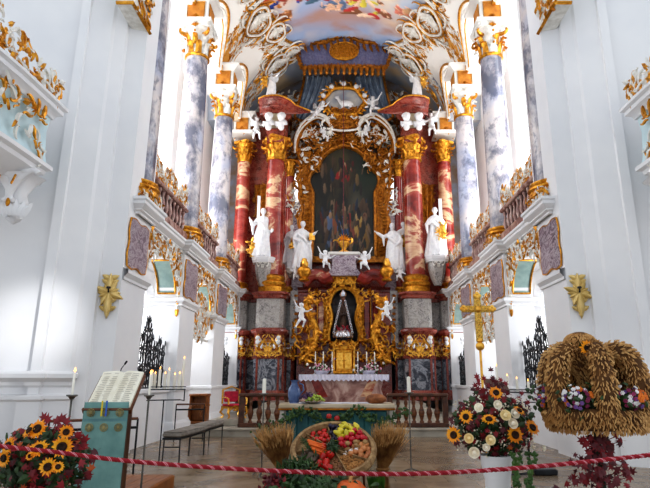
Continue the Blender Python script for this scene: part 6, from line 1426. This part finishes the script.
produce('yellow_pepper','pepper',pepper(M('yellow_pepper_skin',C(238,178,40),C(214,140,24),5,.25)),wedge(-134,-122,.45,.62,2,11,1,.07),'yellow orange bell pepper at the lower left edge of the harvest tray','yellow peppers in the tray',10,.9)
g=random.Random(50)
def grain(lab,nm,cat,a0,a1,mat,r_,n):
    m=MB()
    for i in range(n): a=g.uniform(R(a0),R(a1)); r=sqrt(g.uniform(.03,.26)); p=V((r*cos(a),r*sin(a),.015+g.uniform(0,.02))); m.ell(p,(r_,r_*.8,r_*.7),6,4)
    o=m.obj(nm,mat,None,loc=(0,0,0)); o.location=wc; o.rotation_euler=(tilt,0,0); tag(o,lab,cat,kind='stuff')
grain('heap of brown hazelnuts in the lower wedge of the harvest tray','hazelnut_heap','nuts',-96,-70,M('nut_shell',C(136,92,54),C(96,60,34),9,.5),.02,170)
grain('golden grain filling the lower right wedge of the harvest tray','grain_heap','grain',-66,-27,M('wheat_grain',C(188,136,78),C(150,100,50),12,.7),.012,420)
m=MB(); hb=MB()
for i in range(110): a=g.uniform(0,6.3); r=g.uniform(0,.09); f=TR(V((r*cos(a),r*sin(a),.06+g.uniform(0,.08))),(g.gauss(0,.6),g.gauss(0,.6),1),1,g.uniform(0,6.3)); put_leaf(m,lambda u,w,d=0:f@V((u,w,d)),0,0,.06,0,.35,0,.1,3)
o=m.obj('parsley_bunch',DGRN,None,loc=(0,0,0)); o.location=wc; o.rotation_euler=(tilt,0,0); tag(o,'bunch of green parsley at the hub of the harvest tray','herbs')
# pumpkin
Yp=7.2; p=at(350.5,480,Yp); rp_=.215; t=thing('pumpkin','large ribbed orange pumpkin on the floor in front of the harvest tray','pumpkin',(p.x,Yp,0)); m=MB(); hz=p.z/2
m.lathe([(.03,hz*.1+.0),(rp_*.6,.01),(rp_*.95,hz*.55),(rp_,hz),(rp_*.9,hz*1.5),(rp_*.55,hz*1.92),(rp_*.2,hz*1.95),(.02,hz*1.85)],(0,0,0),60,fn=lambda a,z:1-.05*abs(sin(5*a))**.5+.03); m.obj('ribbed_body',PUM,t,smooth=70)
m=MB(); m.tube([(0,0,hz*1.8),(.0,0,hz*2.05),(.02,-.01,hz*2.25),(.05,-.01,hz*2.32)],[.035,.024,.02,.026],8); m.obj('stem',STRAW,t)
# wheat sheaves
def sheaf(lab,loc,h,r,seed,lean):
    t=thing('wheat_sheaf',lab,'wheat',loc); g=random.Random(seed); m,e=MB(),MB()
    for i in range(260):
        a=g.uniform(0,6.3); q=g.random()**.5; b=V((q*r*.55*cos(a),q*r*.55*sin(a),0)); mid=V((q*r*.35*cos(a),q*r*.35*sin(a),h*.4)); tp=V((q*r*1.25*cos(a)+lean*h+g.gauss(0,.03),q*r*cos(a*1.3),h*g.uniform(.78,1.05))); m.tube([b,mid,tp],.004,3); d=(tp-mid).normalized(); e.tube([tp,tp+d*.04,tp+d*.09+V((0,0,-.01))],[.004,.011,.002],4)
        for k in range(2): e.tube([tp+d*.05,tp+d*.16+V((g.gauss(0,.02),g.gauss(0,.02),g.gauss(0,.02)))],.0015,3)
    tag(m.obj('stalks',STRAWD,t),kind='stuff'); tag(e.obj('ears',STRAW,t),kind='stuff'); m=MB(); m.tube([(r*.42*cos(a),r*.42*sin(a),h*.4) for a in [2*PI*i/16 for i in range(16)]],.02,6,closed=True); m.obj('binding',STRAWD,t)
sheaf('sheaf of golden wheat standing left of the harvest tray',(at(281,460,8.4).x,8.5,0),.78,.2,1,-.12); sheaf('sheaf of golden wheat standing right of the harvest tray',(at(383,460,8.4).x,8.5,0),.8,.2,2,.12)
# greenery below the tray, fennel left, leeks right
def leafheap(name,lab,cat,cx,cy,Y,sx,sz,n,mats,seed,L=.09,thin=.15):
    g=random.Random(seed); c=at(cx,cy,Y); t=thing(name,lab,cat,(c.x,Y,0)); ms=[MB() for _ in mats]
    for i in range(n): p=V((g.gauss(0,sx),g.gauss(0,.1),max(.02,c.z+g.gauss(0,sz)))); f=TR(p,(g.gauss(0,.5),-1,g.uniform(-.2,.8)),1,g.uniform(0,6.3)); put_leaf(ms[i%len(mats)],lambda u,w,d=0:f@V((u,w,d)),0,0,L*g.uniform(.6,1.4),0,thin,0,.2,3)
    for k,(m,mt) in enumerate(zip(ms,mats)): tag(m.obj(('leaves','pale_leaves')[k],mt,t),kind='stuff')
    return t
leafheap('fennel_greens','feathery green herbs spilling over the left side of the harvest tray','herbs',298,472,7.5,.11,.07,420,(DGRN,GRN),1)
leafheap('cabbage_leaves','dark green leaves on the floor below the harvest tray','herbs',318,486,7.3,.2,.035,360,(DGRN,GRN),2,.1,.35)
leafheap('berry_twigs','dark red berry twigs at the foot of the left wheat sheaf','twigs',275,484,7.4,.08,.05,180,(RLEAF,DLEAF),3,.06,.35)
lk=None
for i in range(4):
    p=at(371+i*3.6,484,7.4); t=thing('leek','green leek with pale stalk leaning at the right foot of the harvest tray','leek',(p.x,7.5,0),0,'leeks beside the tray'); m=MB(); m.tube([(0,0,0),(.004*i,.02,.14),(.008*i,.03,.2)],[.014,.012,.013],8); m.obj('white_stalk',LGR,t); m=MB()
    for k in range(5): f=plane((.008*i,.03-.005*k,.17),(1,.3*(k-2),0),(0,.1,1),(0,-1,0)); put_leaf(m,f,0,0,.27,PI/2-.1*(k-2),.04,0,.1,5)
    m.obj('green_leaves',M('leek_green',C(112,160,66),C(60,104,40),5,.5) if i==0 else bpy.data.materials['leek_green'],t)
# rope barrier ------------------------------------------------------------------
def rope_mat():
    m,nt,b=newmat('red_white_rope'); tc=nt.nodes.new('ShaderNodeTexCoord'); w=nt.nodes.new('ShaderNodeTexWave'); w.wave_type='BANDS'; w.bands_direction='DIAGONAL'; w.inputs['Scale'].default_value=9; w.inputs['Distortion'].default_value=1.5; w.inputs['Detail'].default_value=2
    nt.links.new(tc.outputs['Object'],w.inputs[0]); c=ramp(nt,w.outputs[0],[(0,C(134,10,28)),(.86,C(160,18,38)),(.92,C(220,190,196)),(1,C(180,50,70))]); nt.links.new(c,b.inputs['Base Color']); b.inputs['Roughness'].default_value=.8; return m
P=[at(a,b,3.8) for a,b in ((-40,441),(0,446),(60,452.5),(110,459),(170,464.5),(230,468.5),(290,471.5),(345,473.5),(400,474),(450,472.5),(520,468),(580,462.5),(650,455),(700,449))]
pts=smooth(P,14); m=MB(); m.tube(pts,.011,8)
for k in range(3):
    h=[]; 
    for i,p in enumerate(pts): 
        for q in range(3):
            pp_=p if i==len(pts)-1 else p.lerp(pts[i+1],q/3); an=(i*3+q)*.9+k*2.09; h.append(pp_+V((0,cos(an)*.008,sin(an)*.008)))
    m.tube(h,.008,5)
tag(m.obj('barrier_rope',rope_mat()),'red and white twisted barrier rope sagging across the whole foreground','rope')

for k,p in (('left',pts[2]),('right',pts[-3])):
    t=thing('rope_stanchion',f'slim steel stanchion holding the {k} end of the barrier rope','stanchion',(p.x,p.y,0)); MB().lathe([(.15,0),(.15,.02),(.03,.04)],(0,0,0),24).obj('foot',STEEL,t); MB().tube([(0,0,.03),(0,0,p.z)],.018,10).obj('post',STEEL,t); m=MB(); m.ell((0,0,p.z+.02),.035,12,8); m.obj('knob',STEEL,t)
# ================================================================ LIGHT
w=bpy.data.worlds.new('world'); S.world=w; w.use_nodes=True
bg=w.node_tree.nodes['Background']; bg.inputs[0].default_value=C(240,247,255); bg.inputs[1].default_value=.82
def area(name,loc,rot,sx,sy,p,col=(1,1,1)):
    l=bpy.data.lights.new(name,'AREA'); l.shape='RECTANGLE'; l.size=sx; l.size_y=sy; l.energy=p; l.color=col
    o=bpy.data.objects.new(name,l); COL.objects.link(o); o.location=loc; o.rotation_euler=rot; return o
for s in (-1,1):
    for c in BAYY:
        area('upper_window_light',(s*6.85,c,11.2),(0,R(90)*s,0),8,2.1,120,(.93,.96,1))
        area('lower_window_light',(s*6.85,c,3.5),(0,R(90)*s,0),2.6,1.2,55,(.93,.96,1))
for s in (-1,1):
    for c in BAYY: area('added_vault_light',(s*6.1,c,6.3),(R(180),R(-28)*s,0),1.2,2.6,130,(1,.98,.95))  # unseen lamps added to brighten the vault from below
sp=bpy.data.lights.new('sun_patch_light','SPOT'); sp.energy=4200; sp.spot_size=R(9); sp.spot_blend=1; sp.shadow_soft_size=.2; so=bpy.data.objects.new('sun_patch_light',sp); COL.objects.link(so); so.location=(3,1,7.5); so.rotation_euler=(V((-6.25,10.75,2.6))-V(so.location)).to_track_quat('-Z','Y').to_euler()
# nave windows behind the camera
area('nave_window_light',(-8.5,3.5,9),(R(-70),0,R(-60)),4,7,650,(.97,.98,1))
area('nave_window_light',(8.5,3.5,9),(R(-70),0,R(60)),4,7,520,(.95,.97,1))
S.view_settings.view_transform='Standard'; S.view_settings.look='Medium High Contrast'; S.view_settings.exposure=.2
S.cycles.use_denoising=True; S.cycles.max_bounces=6; S.cycles.diffuse_bounces=4; S.cycles.glossy_bounces=3
S.cycles.sample_clamp_indirect=6
